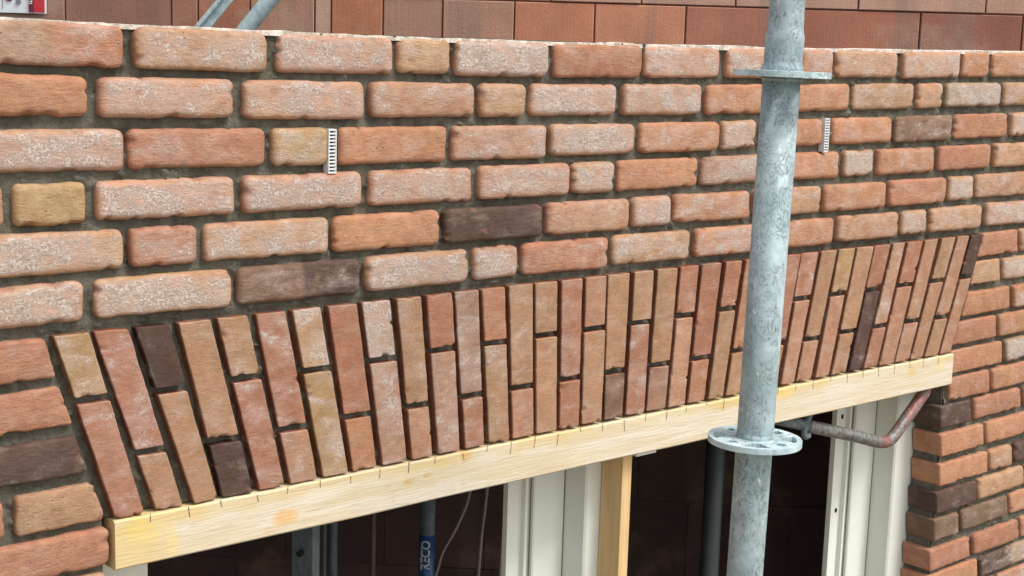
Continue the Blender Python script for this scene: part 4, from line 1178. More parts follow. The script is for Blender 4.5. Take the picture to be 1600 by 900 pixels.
3000 -26250 3900 -26250 3900 -26750 3000 -26750 f R 1
4000 -26250 4900 -26250 4900 -26750 4000 -26750 f M 0
5000 -26250 7400 -26250 7400 -26750 5000 -26750 f M 3
7500 -26250 7800 -26250 7800 -26750 7500 -26750 f B 4
26750 -26250 27650 -26250 27650 -26750 26750 -26750 k R 1
27750 -26250 29650 -26250 29650 -26750 27750 -26750 f T 3
29750 -26250 31650 -26250 31650 -26750 29750 -26750 f B 4
31750 -26250 33650 -26250 33650 -26750 31750 -26750 f M 4
33750 -26250 35650 -26250 35650 -26750 33750 -26750 f R 0
35750 -26250 37650 -26250 37650 -26750 35750 -26750 f R 2
37750 -26250 39000 -26250 39000 -26750 37750 -26750 f T 1
-9000 -26875 -8100 -26875 -8100 -27375 -9000 -27375 f T 3
-8000 -26875 -6100 -26875 -6100 -27375 -8000 -27375 f Y 3
-6000 -26875 -5100 -26875 -5100 -27375 -6000 -27375 f R 1
-5000 -26875 -3100 -26875 -3100 -27375 -5000 -27375 f T 1
-3000 -26875 -1100 -26875 -1100 -27375 -3000 -27375 f P 2
-1000 -26875 900 -26875 900 -27375 -1000 -27375 f T 1
1000 -26875 2900 -26875 2900 -27375 1000 -27375 f M 1
3000 -26875 3900 -26875 3900 -27375 3000 -27375 f O 6
4000 -26875 5900 -26875 5900 -27375 4000 -27375 f T 0
6000 -26875 7800 -26875 7800 -27375 6000 -27375 f R 2
26750 -26875 28650 -26875 28650 -27375 26750 -27375 k T 1
28750 -26875 30650 -26875 30650 -27375 28750 -27375 f B 2
30750 -26875 32650 -26875 32650 -27375 30750 -27375 f B 6
32750 -26875 33650 -26875 33650 -27375 32750 -27375 f P 3
33750 -26875 35650 -26875 35650 -27375 33750 -27375 f T 4
35750 -26875 36650 -26875 36650 -27375 35750 -27375 f T 2
36750 -26875 39000 -26875 39000 -27375 36750 -27375 f T 0
"""
RTX = [-1.0, 0.6287, 0.6806, 0.7347, 0.7911, 0.8501, 0.9116, 0.976, 1.0434, 1.1141, 1.1882, 1.266, 1.3479, 1.4341, 1.525, 1.621, 1.7225, 1.83, 1.944, 2.0651, 2.1942, 2.3318, 2.4789, 2.6366, 2.806, 2.9884, 4.0]
RTZ = [0.0053, 0.0053, 0.0041, 0.003, 0.002, 0.001, 0.0001, -0.0007, -0.0014, -0.0021, -0.0026, -0.0031, -0.0034, -0.0036, -0.0037, -0.0037, -0.0035, -0.0032, -0.0026, -0.0019, -0.001, 0.0002, 0.0016, 0.0034, 0.0054, 0.0078, 0.0078]
TICKS = [(0.8368, -0.6184), (0.8911, -0.6186), (0.9388, -0.6187), (0.994, -0.6188), (1.044, -0.6189), (1.0973, -0.619), (1.1491, -0.619), (1.2016, -0.619), (1.2539, -0.619), (1.3031, -0.6191), (1.3557, -0.6191), (1.4048, -0.6191), (1.4539, -0.6191), (1.5045, -0.6191), (1.5545, -0.6192), (1.6037, -0.6192), (1.6549, -0.6193), (1.7062, -0.6193), (1.758, -0.6194), (1.8098, -0.6195), (1.8604, -0.6197), (1.9124, -0.6198), (1.9605, -0.62), (2.0099, -0.6202), (2.0632, -0.6204), (2.1142, -0.6206), (2.1645, -0.6209), (2.2181, -0.6212), (2.272, -0.6215), (2.3262, -0.6219), (2.3765, -0.6222), (2.4291, -0.6226), (2.4841, -0.623), (2.5381, -0.6235), (2.5888, -0.6239), (2.6442, -0.6245)]
# ---------------------------------------------------------------- facing brick wall
PAL = {'P': (204, 152, 126), 'O': (204, 134, 95), 'T': (200, 157, 121), 'Y': (198, 168, 112), 'R': (186, 117, 92), 'D': (104, 86, 81), 'M': (176, 142, 130), 'B': (142, 118, 98), 'G': (160, 148, 126)}
KALB = .765
for _k in PAL: PAL[_k] = tuple(v * (.55 if _k not in 'DB' else .95) + m * (.45 if _k not in 'DB' else .05) for v, m in zip(PAL[_k], (199, 164, 126)))
def brick(q, kind, code, wh, seed):
    """one brick as a displaced rounded slab; q = TL TR BR BL in (x, z) metres"""
    q = np.array(q, float).reshape(4, 2); rn = np.random.RandomState(seed)
    a = .25 * (q[1, 0] - q[0, 0] + q[2, 0] - q[3, 0]); bb = .5 * np.hypot(*(q[0] - q[3])) * .5 + .5 * np.hypot(*(q[1] - q[2])) * .5
    cut = kind == 'a'; far = kind == 'f'
    if cut: r, rc, wob, wobf, rel, res, dep, nch = .0017, .0024, .0005, .0003, .0002, .0035, .03, rn.randint(0, 4)
    elif kind in 'sk': r, rc, wob, wobf, rel, res, dep, nch = .0042, .005, .0011, .0005, .0006, .0032, .03, rn.randint(1, 4)
    else: r, rc, wob, wobf, rel, res, dep, nch = .0085 * rn.uniform(.62, .95), rn.uniform(.0085, .0130), .0009, .0004, .0010, .0028, .03, rn.randint(2, 6)
    if kind == 'k': dep = .072
    if far: res = .03; nch = 0; r = .006; rc = .007
    rc = min(rc, a * .8, bb * .45)
    rc = max(rc, r)
    off = np.array([0, .12, .35, .65, 1.]) * r if not far else np.array([0, .4, 1.]) * r
    def axis(h):
        e = np.concatenate([off, [rc]]) if rc > r + 1e-5 else off
        n = max(2, int(2 * (h - e[-1]) / res)); mid = np.linspace(-h + e[-1], h - e[-1], n + 1)
        return np.unique(np.round(np.concatenate([-h + e, mid, h - e]), 6))
    X, Z = np.meshgrid(axis(a), axis(bb)); ny, nx = X.shape
    px = np.clip((np.abs(X) - (a - rc)) / rc, 0, 1); pz = np.clip((np.abs(Z) - (bb - rc)) / rc, 0, 1)
    both = (px > 0) & (pz > 0)
    px2 = px * np.sqrt(1 - pz ** 2 / 2); pz2 = pz * np.sqrt(1 - px ** 2 / 2)
    Xc = np.where(both, np.sign(X) * (a - rc + px2 * rc), X); Zc = np.where(both, np.sign(Z) * (bb - rc + pz2 * rc), Z)
    e = np.where(both, rc * (1 - np.hypot(px2, pz2)), np.minimum(a - np.abs(X), bb - np.abs(Z))); e = np.maximum(e, 0)
    s = seed * 7.31
    u, v = Xc * 40 + s, Zc * 40 + s * .37
    dx = vn(u, v, 0) * wob + vn(u * 5, v * 5, 1) * wobf; dz = vn(u + 9, v + 5, 2) * wob + vn(u * 5 + 3, v * 5, 3) * wobf
    t = np.clip(e / r, 0, 1); prof = r * (1 - np.sqrt(np.clip(1 - (1 - t) ** 2, 0, 1)))
    Y = prof + fbm(u * .9, v * .9, 4, 4) * rel * 1.3 + vn(u * .3, v * .3, 1) * rel + rn.uniform(-.0012, .0012) * (1 if cut else 1.6)
    Y = Y + (Xc / a) * rn.uniform(-.0012, .0012)
    if not cut and not far:
        Y = Y - np.abs(vn(Xc * 70 + s, Zc * 320 + s, 5)) * rel * .5          # laminations of the moulded clay
        cr = np.abs(vn(Xc * 42 + s + 5, Zc * 95 + s * .7, 3)) + .35 * np.abs(vn(Xc * 160 + s, Zc * 260, 1))
        Y = Y + .0011 * np.clip(1 - cr / .12, 0, 1) * np.clip(vn(Xc * 18 + s, Zc * 25 + 4, 0) * 2 + .3, 0, 1)
        Y = Y + .0015 * np.clip(1 - e / .02, 0, 1) ** 2
    chip = np.zeros_like(Y)
    if not far and rn.rand() < (.30 if cut else .45):                       # shallow spall showing the red body
        cx, cz = rn.uniform(-a, a) * .95, rn.uniform(-bb, bb) * .9; R0 = rn.uniform(.004, .009) if cut else rn.uniform(.005, .011)
        d = np.hypot((Xc - cx), (Zc - cz) * rn.uniform(.8, 1.8)) + vn(Xc * 160 + s, Zc * 160, 2) * .0028
        k = np.clip((R0 - d) / .0025, 0, 1); Y = Y + k * rn.uniform(.0004, .0011); chip = np.maximum(chip, k * rn.uniform(.25, .8))
    for i in range(nch):
        if rn.rand() < .7: cx, cz = rn.uniform(-a, a), (-bb if rn.rand() < .75 else bb)
        else: cx, cz = (a if rn.rand() < .5 else -a), rn.uniform(-bb, bb)
        R = rn.uniform(.003, .008) * (1 if not cut else .7)
        d = np.hypot((Xc - cx) / rn.uniform(1, 2.2), Zc - cz) + vn(Xc * 300 + s, Zc * 300, 2) * .0012
        k = np.clip(1 - d / R, 0, 1); Y = Y + np.minimum(k * .005, .0032); chip = np.maximum(chip, np.clip(k * 3, 0, 1))
        dz = dz + k * .0014 * (-np.sign(cz)) * (abs(cz) >= bb - 1e-6); dx = dx + k * .0012 * (-np.sign(cx)) * (abs(cx) >= a - 1e-6)
    Xc = Xc + dx; Zc = Zc + dz
    U = (Xc / a + 1) / 2; Vv = (1 - Zc / bb) / 2
    top = q[0][:, None, None] * (1 - U) + q[1][:, None, None] * U; bot = q[3][:, None, None] * (1 - U) + q[2][:, None, None] * U
    P = top * (1 - Vv) + bot * Vv
    V = np.stack([P[0], Y, P[1]], -1).reshape(-1, 3)
    idx = np.arange(nx * ny).reshape(ny, nx)
    Q = np.stack([idx[:-1, :-1], idx[:-1, 1:], idx[1:, 1:], idx[1:, :-1]], -1).reshape(-1, 4)
    loop = np.concatenate([idx[0, :], idx[1:, -1], idx[-1, -2::-1], idx[-2:0:-1, 0]])
    n0 = len(V); prev = loop; allV = [V]
    ring_attr = []
    for k, yy in enumerate((.06, 1.) if kind != 'k' else (.12, .3, .55, .8, 1.)):
        Vb = V[loop].copy(); Vb[:, 1] = Vb[:, 1] * (1 - yy) + dep * yy
        if kind == 'k': Vb[:, 0] += vn(Vb[:, 1] * 60 + s, Vb[:, 2] * 60 + s, 2) * .0008
        allV.append(Vb); cur = n0 + k * len(loop) + np.arange(len(loop))
        Q = np.concatenate([Q, np.stack([prev, cur, np.roll(cur, -1), np.roll(prev, -1)], -1)]); prev = cur; ring_attr.append(loop)
    V = np.concatenate(allV)
    # colour
    c1 = np.array(lin(PAL[code[0]], KALB)[:3]); c2 = np.array(lin(PAL[code[1]], KALB)[:3]) if len(code) > 1 else c1
    jit = 1 + rn.uniform(-.07, .07); c1 = c1 * jit * (1 + rn.uniform(-.03, .03, 3)); c2 = c2 * jit
    m_ = np.clip(((Xc / a) - (.15 if code != 'MR' else .05) + fbm(Xc * 60 + s, Zc * 60, 1) * .45) * 6 + .5, 0, 1)[..., None]
    tint = (c1 * (1 - m_) + c2 * m_).reshape(-1, 3)
    edge = np.clip(1 - e / (.011 if not cut else .004), 0, 1)
    whm = (wh / 9.) * np.clip(e / .010, 0, 1) ** .7 * (1 + .35 * vn(Xc * 14 + s, Zc * 20 + s, 3))
    if cut: whm = (min(9, wh + (1.1 if code != 'D' else 0)) / 9.) * (1 + .3 * vn(Xc * 30 + s, Zc * 30, 3))
    if code == 'D': whm = whm * .4
    wear = np.stack([np.clip(whm, 0, 1), edge, chip, np.ones_like(e)], -1).reshape(-1, 4)
    tint = np.concatenate([tint, np.ones((len(tint), 1))], 1)
    full = np.concatenate([np.arange(n0)] + ring_attr)
    tint = tint[full]; wear = wear[full].copy(); wear[n0:, 0] = 0; wear[n0:, 1] = .7 if kind != 'k' else .25
    if cut: tint[:, :3] *= np.array([.90, .85, .82])
    if cut: tint[n0:, :3] *= np.array([.60, .41, .34])  # arch brick sides: shade inside the joints put into the colour
    return V, Q, tint, wear

lots = {'arch': [], 'course': []}
rows = [l.split() for l in BR.strip().splitlines()]
for i, l in enumerate(rows):
    q = [int(v) / 10000. for v in l[:8]]; kind, code, wh = l[8], l[9], int(l[10])
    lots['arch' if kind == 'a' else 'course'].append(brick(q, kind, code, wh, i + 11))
def joinlots(L):
    n = 0; V = []; Q = []; T = []; W_ = []
    for v, q, t, w_ in L:
        V.append(v); Q.append(q + n); T.append(t); W_.append(w_); n += len(v)
    return np.concatenate(V), np.concatenate(Q), np.concatenate(T), np.concatenate(W_)

wall = thing('brick_wall', 'orange and pink tumbled brick facing wall with wide grey joints and a flat arch over the opening', 'brick wall', (1.75, .05, -2.75))
V, Q, T, W_ = joinlots(lots['course'])
link_mesh('brick_courses', np_mesh('brick_courses', V, Q, True, {'tint': T, 'wear': W_}), M_TUMBLED, wall)
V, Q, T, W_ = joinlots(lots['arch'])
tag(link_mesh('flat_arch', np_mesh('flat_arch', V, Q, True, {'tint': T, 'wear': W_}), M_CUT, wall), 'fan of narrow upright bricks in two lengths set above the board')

# mortar: rough recessed sheet + solid body
xs = np.arange(.46, 3.5, .0036); zs = np.arange(.0005, -1.40, -.0036)
X, Z = np.meshgrid(xs, zs)
sl = .7137 + (-.3728 - Z) * .29; sr = 2.7494 - (-.377 - Z) * .235
inarch = (Z < -.370) & (Z > -.624) & (X > sl - .01) & (X < sr + .01)
Yb = np.where(inarch, .0150, .0125)
Yb = Yb + fbm(X * 38, Z * 38, 0, 4) * .0042 + np.maximum(0, fbm(X * 120, Z * 120, 2, 2) - .25) * -.012 + np.maximum(0, vn(X * 55, Z * 55, 4) - .55) * .012
Yb = np.minimum(Yb, .0245)
hole = np.zeros_like(X, bool)
V = np.stack([X, Yb, Z], -1).reshape(-1, 3); ny, nx = X.shape; idx = np.arange(nx * ny).reshape(ny, nx)
keep = ~((X > .779) & (X < 2.692) & (Z < -.622)); kf = keep[:-1, :-1] & keep[1:, 1:] & keep[:-1, 1:] & keep[1:, :-1]
Q = np.stack([idx[:-1, :-1], idx[:-1, 1:], idx[1:, 1:], idx[1:, :-1]], -1)[kf]
link_mesh('mortar_joints', np_mesh('mortar_joints', V, Q), M_MORTAR, wall)
bm = bmesh.new()
box(bm, -.9, .770, .0255, .098, -2.75, -.006); box(bm, .771, 2.699, .0255, .098, -.612, -.006)
box(bm, 2.700, 2.78, .0255, .0705, -2.75, -.006); box(bm, 2.6930, 2.6985, .0140, .0700, -2.75, -.699); box(bm, 2.781, 3.9, .0255, .098, -2.75, -.006)
box(bm, -.9, .455, .014, .0245, -2.75, -.006); box(bm, 3.5, 3.9, .014, .0245, -2.75, -.006)
box(bm, .456, .777, .014, .0245, -2.75, -1.401); box(bm, 2.694, 3.499, .014, .0245, -2.75, -1.401)
bm_obj('mortar_core', bm, M_MORTAR, wall)
# lit top with mortar dust and crumbs; pale colour paints the lit brick tops
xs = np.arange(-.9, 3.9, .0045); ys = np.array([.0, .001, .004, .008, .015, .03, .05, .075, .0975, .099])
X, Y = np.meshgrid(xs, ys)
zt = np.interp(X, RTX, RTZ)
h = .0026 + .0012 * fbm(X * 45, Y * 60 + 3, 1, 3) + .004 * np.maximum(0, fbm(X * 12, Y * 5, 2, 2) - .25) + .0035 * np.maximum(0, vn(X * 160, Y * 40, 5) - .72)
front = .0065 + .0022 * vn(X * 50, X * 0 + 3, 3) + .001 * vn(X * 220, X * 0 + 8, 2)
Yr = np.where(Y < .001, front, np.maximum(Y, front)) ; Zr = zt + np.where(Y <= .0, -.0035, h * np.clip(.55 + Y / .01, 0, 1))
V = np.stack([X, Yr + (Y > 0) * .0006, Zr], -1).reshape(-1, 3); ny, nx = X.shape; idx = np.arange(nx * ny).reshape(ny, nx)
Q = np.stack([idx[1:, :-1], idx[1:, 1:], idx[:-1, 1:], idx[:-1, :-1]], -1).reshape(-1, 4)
link_mesh('lit_top_dust', np_mesh('lit_top_dust', V, Q), lit_top_mat(), wall)

def vent(x0, x1, z0, z1):
    bm = bmesh.new(); n = 12; h = (z1 - z0) / (n * 2 + .9)
    box(bm, x0, x0 + .0014, -.0012, .012, z0, z1); box(bm, x1 - .0014, x1, -.0012, .012, z0, z1)
    for k in range(n + 1): box(bm, x0 + .0014, x1 - .0014, -.0008, .010, z0 + 2 * k * h, z0 + (2 * k + .9) * h)
    o = bm_obj('weep_vent', bm, M_WHITE, wall)
    bm = bmesh.new(); box(bm, x0 + .001, x1 - .001, .0085, .0125, z0 + .001, z1 - .001)
    link = bm_obj('vent_recess', bm, M_BLACK); link.parent = o; link.matrix_parent_inverse = Matrix.Translation(-Vector(wall.location)) @ Matrix.Identity(4)
    link.matrix_parent_inverse = o.matrix_parent_inverse.inverted() @ o.matrix_parent_inverse
    return o
vent(1.1082, 1.1210, -.1885, -.1280); vent(2.2070, 2.2200, -.1875, -.1255)

# ---------------------------------------------------------------- arch former, stud, wedge
bd = thing('formwork_board', 'long pale spruce board with yellow resin stains and pencil ticks carrying the upright bricks', 'board', (1.74, .03, -.69))
NX = 200; xs = np.linspace(.7865, 2.7005, NX + 1); V = []; Qd = []
prof = [(.068, 0), (-.0005, 0), (-.003, .0025), (-.003, .022), (-.003, .045), (-.003, 1), (-.0005, 1.0), (.068, 1.0)]
for x in xs:
    t = (x - .7865) / 1.914; zb = -.6880 - .0091 * t + float(vn(np.array(x * 6), np.array(2.), 1)) * .0009; ztp = -.6212 - .0090 * t + float(fbm(np.array(x * 40), np.array(5.), 2)) * .0008
    for (y, s) in ((.068, 0.), (-.0002, 0.), (-.003, .04), (-.003, .35), (-.003, .66), (-.003, .965), (-.0004, 1.), (.068, 1.)):
        V.append((x, y, zb + (ztp - zb) * s))
m = 8
for i in range(NX):
    for j in range(m): Qd.append((i * m + j, (i + 1) * m + j, (i + 1) * m + (j + 1) % m, i * m + (j + 1) % m))
for i in (0, NX):
    Qd += [(i * m + 0, i * m + 1, i * m + 6, i * m + 7), (i * m + 1, i * m + 2, i * m + 5, i * m + 6), (i * m + 2, i * m + 3, i * m + 4, i * m + 5)]
me = np_mesh('board', V, Qd, False); link_mesh('board', me, M_BOARD, bd)
rn = random.Random(4)
for (x, z) in TICKS:
    bm = bmesh.new()
    L = rn.uniform(.008, .022); x += rn.uniform(-.001, .001); bend = rn.uniform(-.003, .003); pts = []
    z -= .002 + rn.choice((0, 0, .004)); n = 6
    for k in range(n + 1):
        t = k / n; pts.append((x + bend * t * t, z - L * t))
    for (a, b_) in zip(pts, pts[1:]):
        w_ = rn.uniform(.0004, .0009)
        v = [bm.verts.new(c) for c in ((a[0] - w_, -.0033, a[1]), (a[0] + w_, -.0033, a[1]), (b_[0] + w_, -.0033, b_[1]), (b_[0] - w_, -.0033, b_[1]))]
        bm.faces.new(v)
    bm_obj('pencil_mark', bm, M_PENCIL, bd)

bm = bmesh.new(); box(bm, 1.7335, 1.7565, .023, .0735, -2.75, -.6925)
tag(bm_obj('timber_stud', bm, M_STUD, None, False, .0012), 'narrow rough sawn timber stud standing upright under the middle of the board', 'timber stud')
bm = bmesh.new(); box(bm, 1.766, 1.815, .022, .05, -.7065, -.6935)
tag(bm_obj('packing_wedge', bm, M_CREAM, None, False, .0008), 'small cream packing piece stuck under the board right of the timber stud', 'wedge')

# ---------------------------------------------------------------- cream steel door posts
def post(name, label, pts, hole, holes_z, grp):
    """pts: outer face outline in plan from left to right; given a thickness behind"""
    root = thing(name, label, 'door post', (pts[0][0], pts[0][1], -2.75), grp)
    bm = bmesh.new(); z0, z1 = -2.75, -.615
    back = [(x + .002, y + .0025) for x, y in pts][::-1]; loop = pts + back
    lo = [bm.verts.new((x, y, z0)) for x, y in loop]; hi = [bm.verts.new((x, y, z1)) for x, y in loop]; n = len(loop)
    for i in range(n): bm.faces.new((lo[i], lo[(i + 1) % n], hi[(i + 1) % n], hi[i]))
    for r in (lo, hi):
        for i in range(len(pts) - 1): bm.faces.new((r[i], r[i + 1], r[n - 2 - i], r[n - 1 - i]))
    bm_obj('profile', bm, M_CREAM, root, False, .0009, 2)
    if hole:
        bm = bmesh.new(); sx_ = pts[13][0]; sy_ = pts[9][1]; box(bm, sx_ - .0022, sx_ - .0008, sy_ - .0006, sy_ + .001, z0, z1); bm_obj('seam', bm, M_SEAM, root)
        bm = bmesh.new(); box(bm, pts[6][0] - .0012, pts[6][0] - .0002, pts[6][1] - .0045, pts[6][1] - .0025, z0, z1); bm_obj('gasket', bm, M_SEAM, root)
        for z in holes_z:
            bm = bmesh.new(); n = 20
            c = [bm.verts.new((hole[0] + math.cos(a) * .0042, hole[1] - .0006, z + math.sin(a) * .0055)) for a in [k * 2 * math.pi / n for k in range(n)]]
            c2 = [bm.verts.new((v.co.x, hole[1] + .002, v.co.z)) for v in c]
            bm.faces.new(c); bm.faces.new(c2[::-1])
            for k in range(n): bm.faces.new((c[k], c[(k + 1) % n], c2[(k + 1) % n], c2[k]))
            bm_obj('bolt_hole', bm, M_DARKHOLE, root)
    return root
M_SEAM = simple('dark seam', (.16, .16, .13, 1), .7)
G_POST = 'cream steel door posts in the opening'
def plan2(xf, yf, wf):
    yb = yf + .054
    return [(xf - .118, yb + .030), (xf - .118, yb + .018), (xf - .086, yb + .018), (xf - .086, yb + .008), (xf - .080, yb + .008), (xf - .080, yb + .012), (xf - .073, yb + .012), (xf - .073, yb + .002), (xf - .070, yb - .0),
            (xf - .0022, yb), (xf - .0016, yb + .003), (xf - .0006, yb + .003), (xf, yb - .001), (xf, yf + .004), (xf + .004, yf), (xf + wf, yf), (xf + wf, yf + .04)]
post('door_post', 'cream steel door post left of the narrow timber stud under the board', plan2(1.700, .0755, .060), (1.594, .1475), (-.745, -1.15, -1.6), G_POST)
post('door_post', 'cream steel door post at the right jamb behind the bent steel rod', plan2(2.629, .0755, .105), (2.529, .1475), (-.775, -.985, -1.4), G_POST)
post('door_post', 'sliver of cream steel door post showing below the left end of the board', [(.772, .13), (.772, .0755), (.858, .0755), (.868, .080), (.872, .080), (.872, .125)], None, (), G_POST)

# ---------------------------------------------------------------- scaffold standard
PT = Vector((1.4810, -.4764, .0588)); PB = Vector((1.4664, -.4735, -.7032)); PD = (PB - PT).normalized()
def pp(z): return PT + (PB - PT) * ((PT.z - z) / (PT.z - PB.z))
std = thing('scaffold_standard', 'upright galvanised scaffold tube with two perforated rosettes standing in front of the wall', 'scaffold pole', pp(-2.75))
bm = bmesh.new(); tube(bm, [pp(-2.75), pp(-1.2), pp(-.5), pp(-.036)], .0241, 48); bm_obj('tube', bm, M_GALV, std, True)
bm = bmesh.new()
prof = [(-.036, .0285), (-.026, .0265), (-.0235, .0262), (-.021, .0246), (-.018, .0243), (-.004, .0243), (.008, .0250), (.0135, .0247), (.018, .0235), (.026, .0226), (.05, .0224), (.4, .0224)]
tube(bm, [pp(z) for z, r in prof], [r for z, r in prof], 48); bm_obj('spigot_tube', bm, M_GALV, std, True)
def rosette(z, rot):
    c = pp(z); ax = -PD; e1 = ax.orthogonal().normalized(); e2 = ax.cross(e1)
    tc = Vector((0, -1.6624, 0)) - c; rot += math.degrees(math.atan2(tc.dot(e2), tc.dot(e1)))
    n = 192; rr = [.0236, .029, .0335, .0355, .0375, .040, .0425, .045, .0475, .0495, .0515, .0545, .058, .0605, .0620]
    bm = bmesh.new(); vs = []
    for r in rr: vs.append([bm.verts.new(c + (e1 * math.cos(a) + e2 * math.sin(a)) * r) for a in [2 * math.pi * k / n for k in range(n)]])
    for i in range(len(rr) - 1):
        rm = (rr[i] + rr[i + 1]) / 2
        for k in range(n):
            d = math.degrees(2 * math.pi * (k + .5) / n) - rot
            dl = abs((d + 45) % 90 - 45); dsm = abs(d % 90 - 45)
            lw = 11 + (rm - .036) / .015 * 7
            if .0340 < rm < .0535 and dl < lw: continue
            if .0365 < rm < .0520 and dsm < 9 - abs(rm - .0440) / .007 * 4: continue
            bm.faces.new((vs[i][k], vs[i][(k + 1) % n], vs[i + 1][(k + 1) % n], vs[i + 1][k]))
    for v in [v for v in bm.verts if not v.link_faces]: bm.verts.remove(v)
    o = bm_obj('rosette', bm, M_ROS, std)
    s = o.modifiers.new('solid', 'SOLIDIFY'); s.thickness = .0082; s.offset = 0
    b_ = o.modifiers.new('bevel', 'BEVEL'); b_.width = .0012; b_.segments = 2; b_.limit_method = 'ANGLE'; b_.angle_limit = .7
    return o
M_ROS = galv('galvanised plate', 1.5)
rosette(-.0335, 20); rosette(-.5140, 4)
bm = bmesh.new(); tube(bm, [pp(-.5185), pp(-.5165), pp(-.5080), pp(-.5035)], [.0255, .0255, .0250, .0242], 48); bm_obj('weld_collar', bm, M_GALV, std, True)
bm = bmesh.new(); tube(bm, [pp(-.0430), pp(-.0385)], [.0244, .0268], 48); bm_obj('weld_collar', bm, M_GALV, std, True)

# ---------------------------------------------------------------- bent rod with clevis
rod = thing('bent_steel_rod', 'bent steel bar with worn red paint hanging from the board across the right door post', 'steel bar', (2.60, .03, -.70))
def rod_mat():
    m, t, b = mat_new('worn red paint on steel'); g = G(t)
    x, y, z = g.sep()
    f = g.m('MULTIPLY', g.ramp(g.noise(30, 4, .6, v=g.map((1, 1, 1), (1, 1, 6))), .42, .52), g.ramp(x, 2.43, 2.47))
    c = g.mix(g.ramp(g.noise(90, 4, .7), .35, .65), (.10, .095, .085, 1), (.24, .235, .22, 1))
    c = g.mix(g.m('MULTIPLY', f, .75), c, (.27, .10, .08, 1)); c = g.mix(g.m('MULTIPLY', g.ramp(g.noise(120, 4, .7), .6, .66), .8), c, (.42, .40, .36, 1))
    g.lk(c, b.inputs['Base Color']); b.inputs['Metallic'].default_value = .3; b.inputs['Roughness'].default_value = .5
    g.bump(g.noise(200, 4), .001, b); return m
M_ROD = rod_mat()
path = smooth_path([(2.655, .045, -.640), (2.642, .022, -.699), (2.618, .020, -.7245), (2.5736, .02, -.7598), (2.540, .02, -.786), (2.523, .02, -.7955), (2.503, .02, -.7975), (2.472, .021, -.7915), (2.40, .026, -.769), (2.30, .034, -.741), (2.262, .037, -.7305)], 6)
bm = bmesh.new(); tube(bm, path, .0128, 24); bm_obj('bar', bm, M_ROD, rod, True)
bm = bmesh.new()
tube(bm, smooth_path([(2.290, .040, -.692), (2.262, .035, -.712), (2.246, .032, -.735), (2.249, .031, -.748), (2.262, .033, -.748)], 5), [.0065] * 21, 12)
bm_obj('clevis', bm, M_GALV_DARK, rod, True)
bm = bmesh.new(); tube(bm, [(2.262, .037, -.7305), (2.16, .046, -.7005)], .0115, 16); bm_obj('end_bar', bm, M_GALV_DARK, rod, True)

# ---------------------------------------------------------------- dark space behind the opening
room = thing('unlit_room', 'dark unlit room of brown clay blocks seen through the opening under the board', 'room', (2., 1., -2.75))
foot = [(.2, .105), (3.88, .105), (3.88, .45), (.2, 3.67)]
def wallslab(name, a, b_, mat, z0=-2.75, z1=-.205, th=.03):
    d = Vector((b_[0] - a[0], b_[1] - a[1], 0)); n = Vector((d.y, -d.x, 0)).normalized() * th
    bm = bmesh.new(); P = [Vector((a[0], a[1], 0)), Vector((b_[0], b_[1], 0)), Vector((b_[0], b_[1], 0)) + n, Vector((a[0], a[1], 0)) + n]
    lo = [bm.verts.new((p.x, p.y, z0)) for p in P]; hi = [bm.verts.new((p.x, p.y, z1)) for p in P]
    for i in range(4): bm.faces.new((lo[i], lo[(i + 1) % 4], hi[(i + 1) % 4], hi[i]))
    bm.faces.new(lo[::-1]); bm.faces.new(hi); return bm_obj(name, bm, mat, room)
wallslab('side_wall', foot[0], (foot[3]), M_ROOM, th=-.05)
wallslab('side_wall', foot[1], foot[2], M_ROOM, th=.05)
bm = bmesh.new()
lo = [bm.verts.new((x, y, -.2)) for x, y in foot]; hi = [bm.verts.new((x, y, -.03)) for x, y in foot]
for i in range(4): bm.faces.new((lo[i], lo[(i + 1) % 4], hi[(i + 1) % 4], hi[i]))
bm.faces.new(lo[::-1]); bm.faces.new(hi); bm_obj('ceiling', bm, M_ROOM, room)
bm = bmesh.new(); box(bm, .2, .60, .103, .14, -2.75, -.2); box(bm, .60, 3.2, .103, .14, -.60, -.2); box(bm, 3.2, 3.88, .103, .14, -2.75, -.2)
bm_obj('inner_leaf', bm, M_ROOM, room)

def block_sheet(origin, tdir, nrm, cols, z_rows, depth, palette, seed, gap=.004, special=None):
    """blocks as bevelled slabs standing on a plane; cols: list of joint positions per row"""
    V = []; Q = []; T = []; rn = np.random.RandomState(seed)
    for ri, ((z0, z1), js) in enumerate(zip(z_rows, cols)):
        for a, b_ in zip(js, js[1:]):
            c = np.array(palette[rn.randint(len(palette))]) * rn.uniform(.88, 1.1)
            if special and (ri, round(a, 3)) in special: c = np.array(special[(ri, round(a, 3))])
            g2 = gap / 2; e = .002
            base = len(V); yo = rn.uniform(0, .004)
            for (s, t_, y) in ((a + g2, z0 + g2, .03), (b_ - g2, z0 + g2, .03), (b_ - g2, z1 - g2, .03), (a + g2, z1 - g2, .03),
                               (a + g2, z0 + g2, e + yo), (b_ - g2, z0 + g2, e + yo), (b_ - g2, z1 - g2, e + yo), (a + g2, z1 - g2, e + yo),
                               (a + g2 + e, z0 + g2 + e, yo), (b_ - g2 - e, z0 + g2 + e, yo), (b_ - g2 - e, z1 - g2 - e, yo), (a + g2 + e, z1 - g2 - e, yo)):
                p = origin + tdir * s + nrm * (-y); V.append((p.x, p.y, t_)); T.append(tuple(c) + (1,))
            for k in range(4):
                k2 = (k + 1) % 4; Q.append((base + k, base + k2, base + 4 + k2, base + 4 + k)); Q.append((base + 4 + k, base + 4 + k2, base + 8 + k2, base + 8 + k))
            Q.append((base + 8, base + 9, base + 10, base + 11))
    return V, Q, T
hd = Vector((F.x, F.y, 0)).normalized(); an = math.radians(-3)
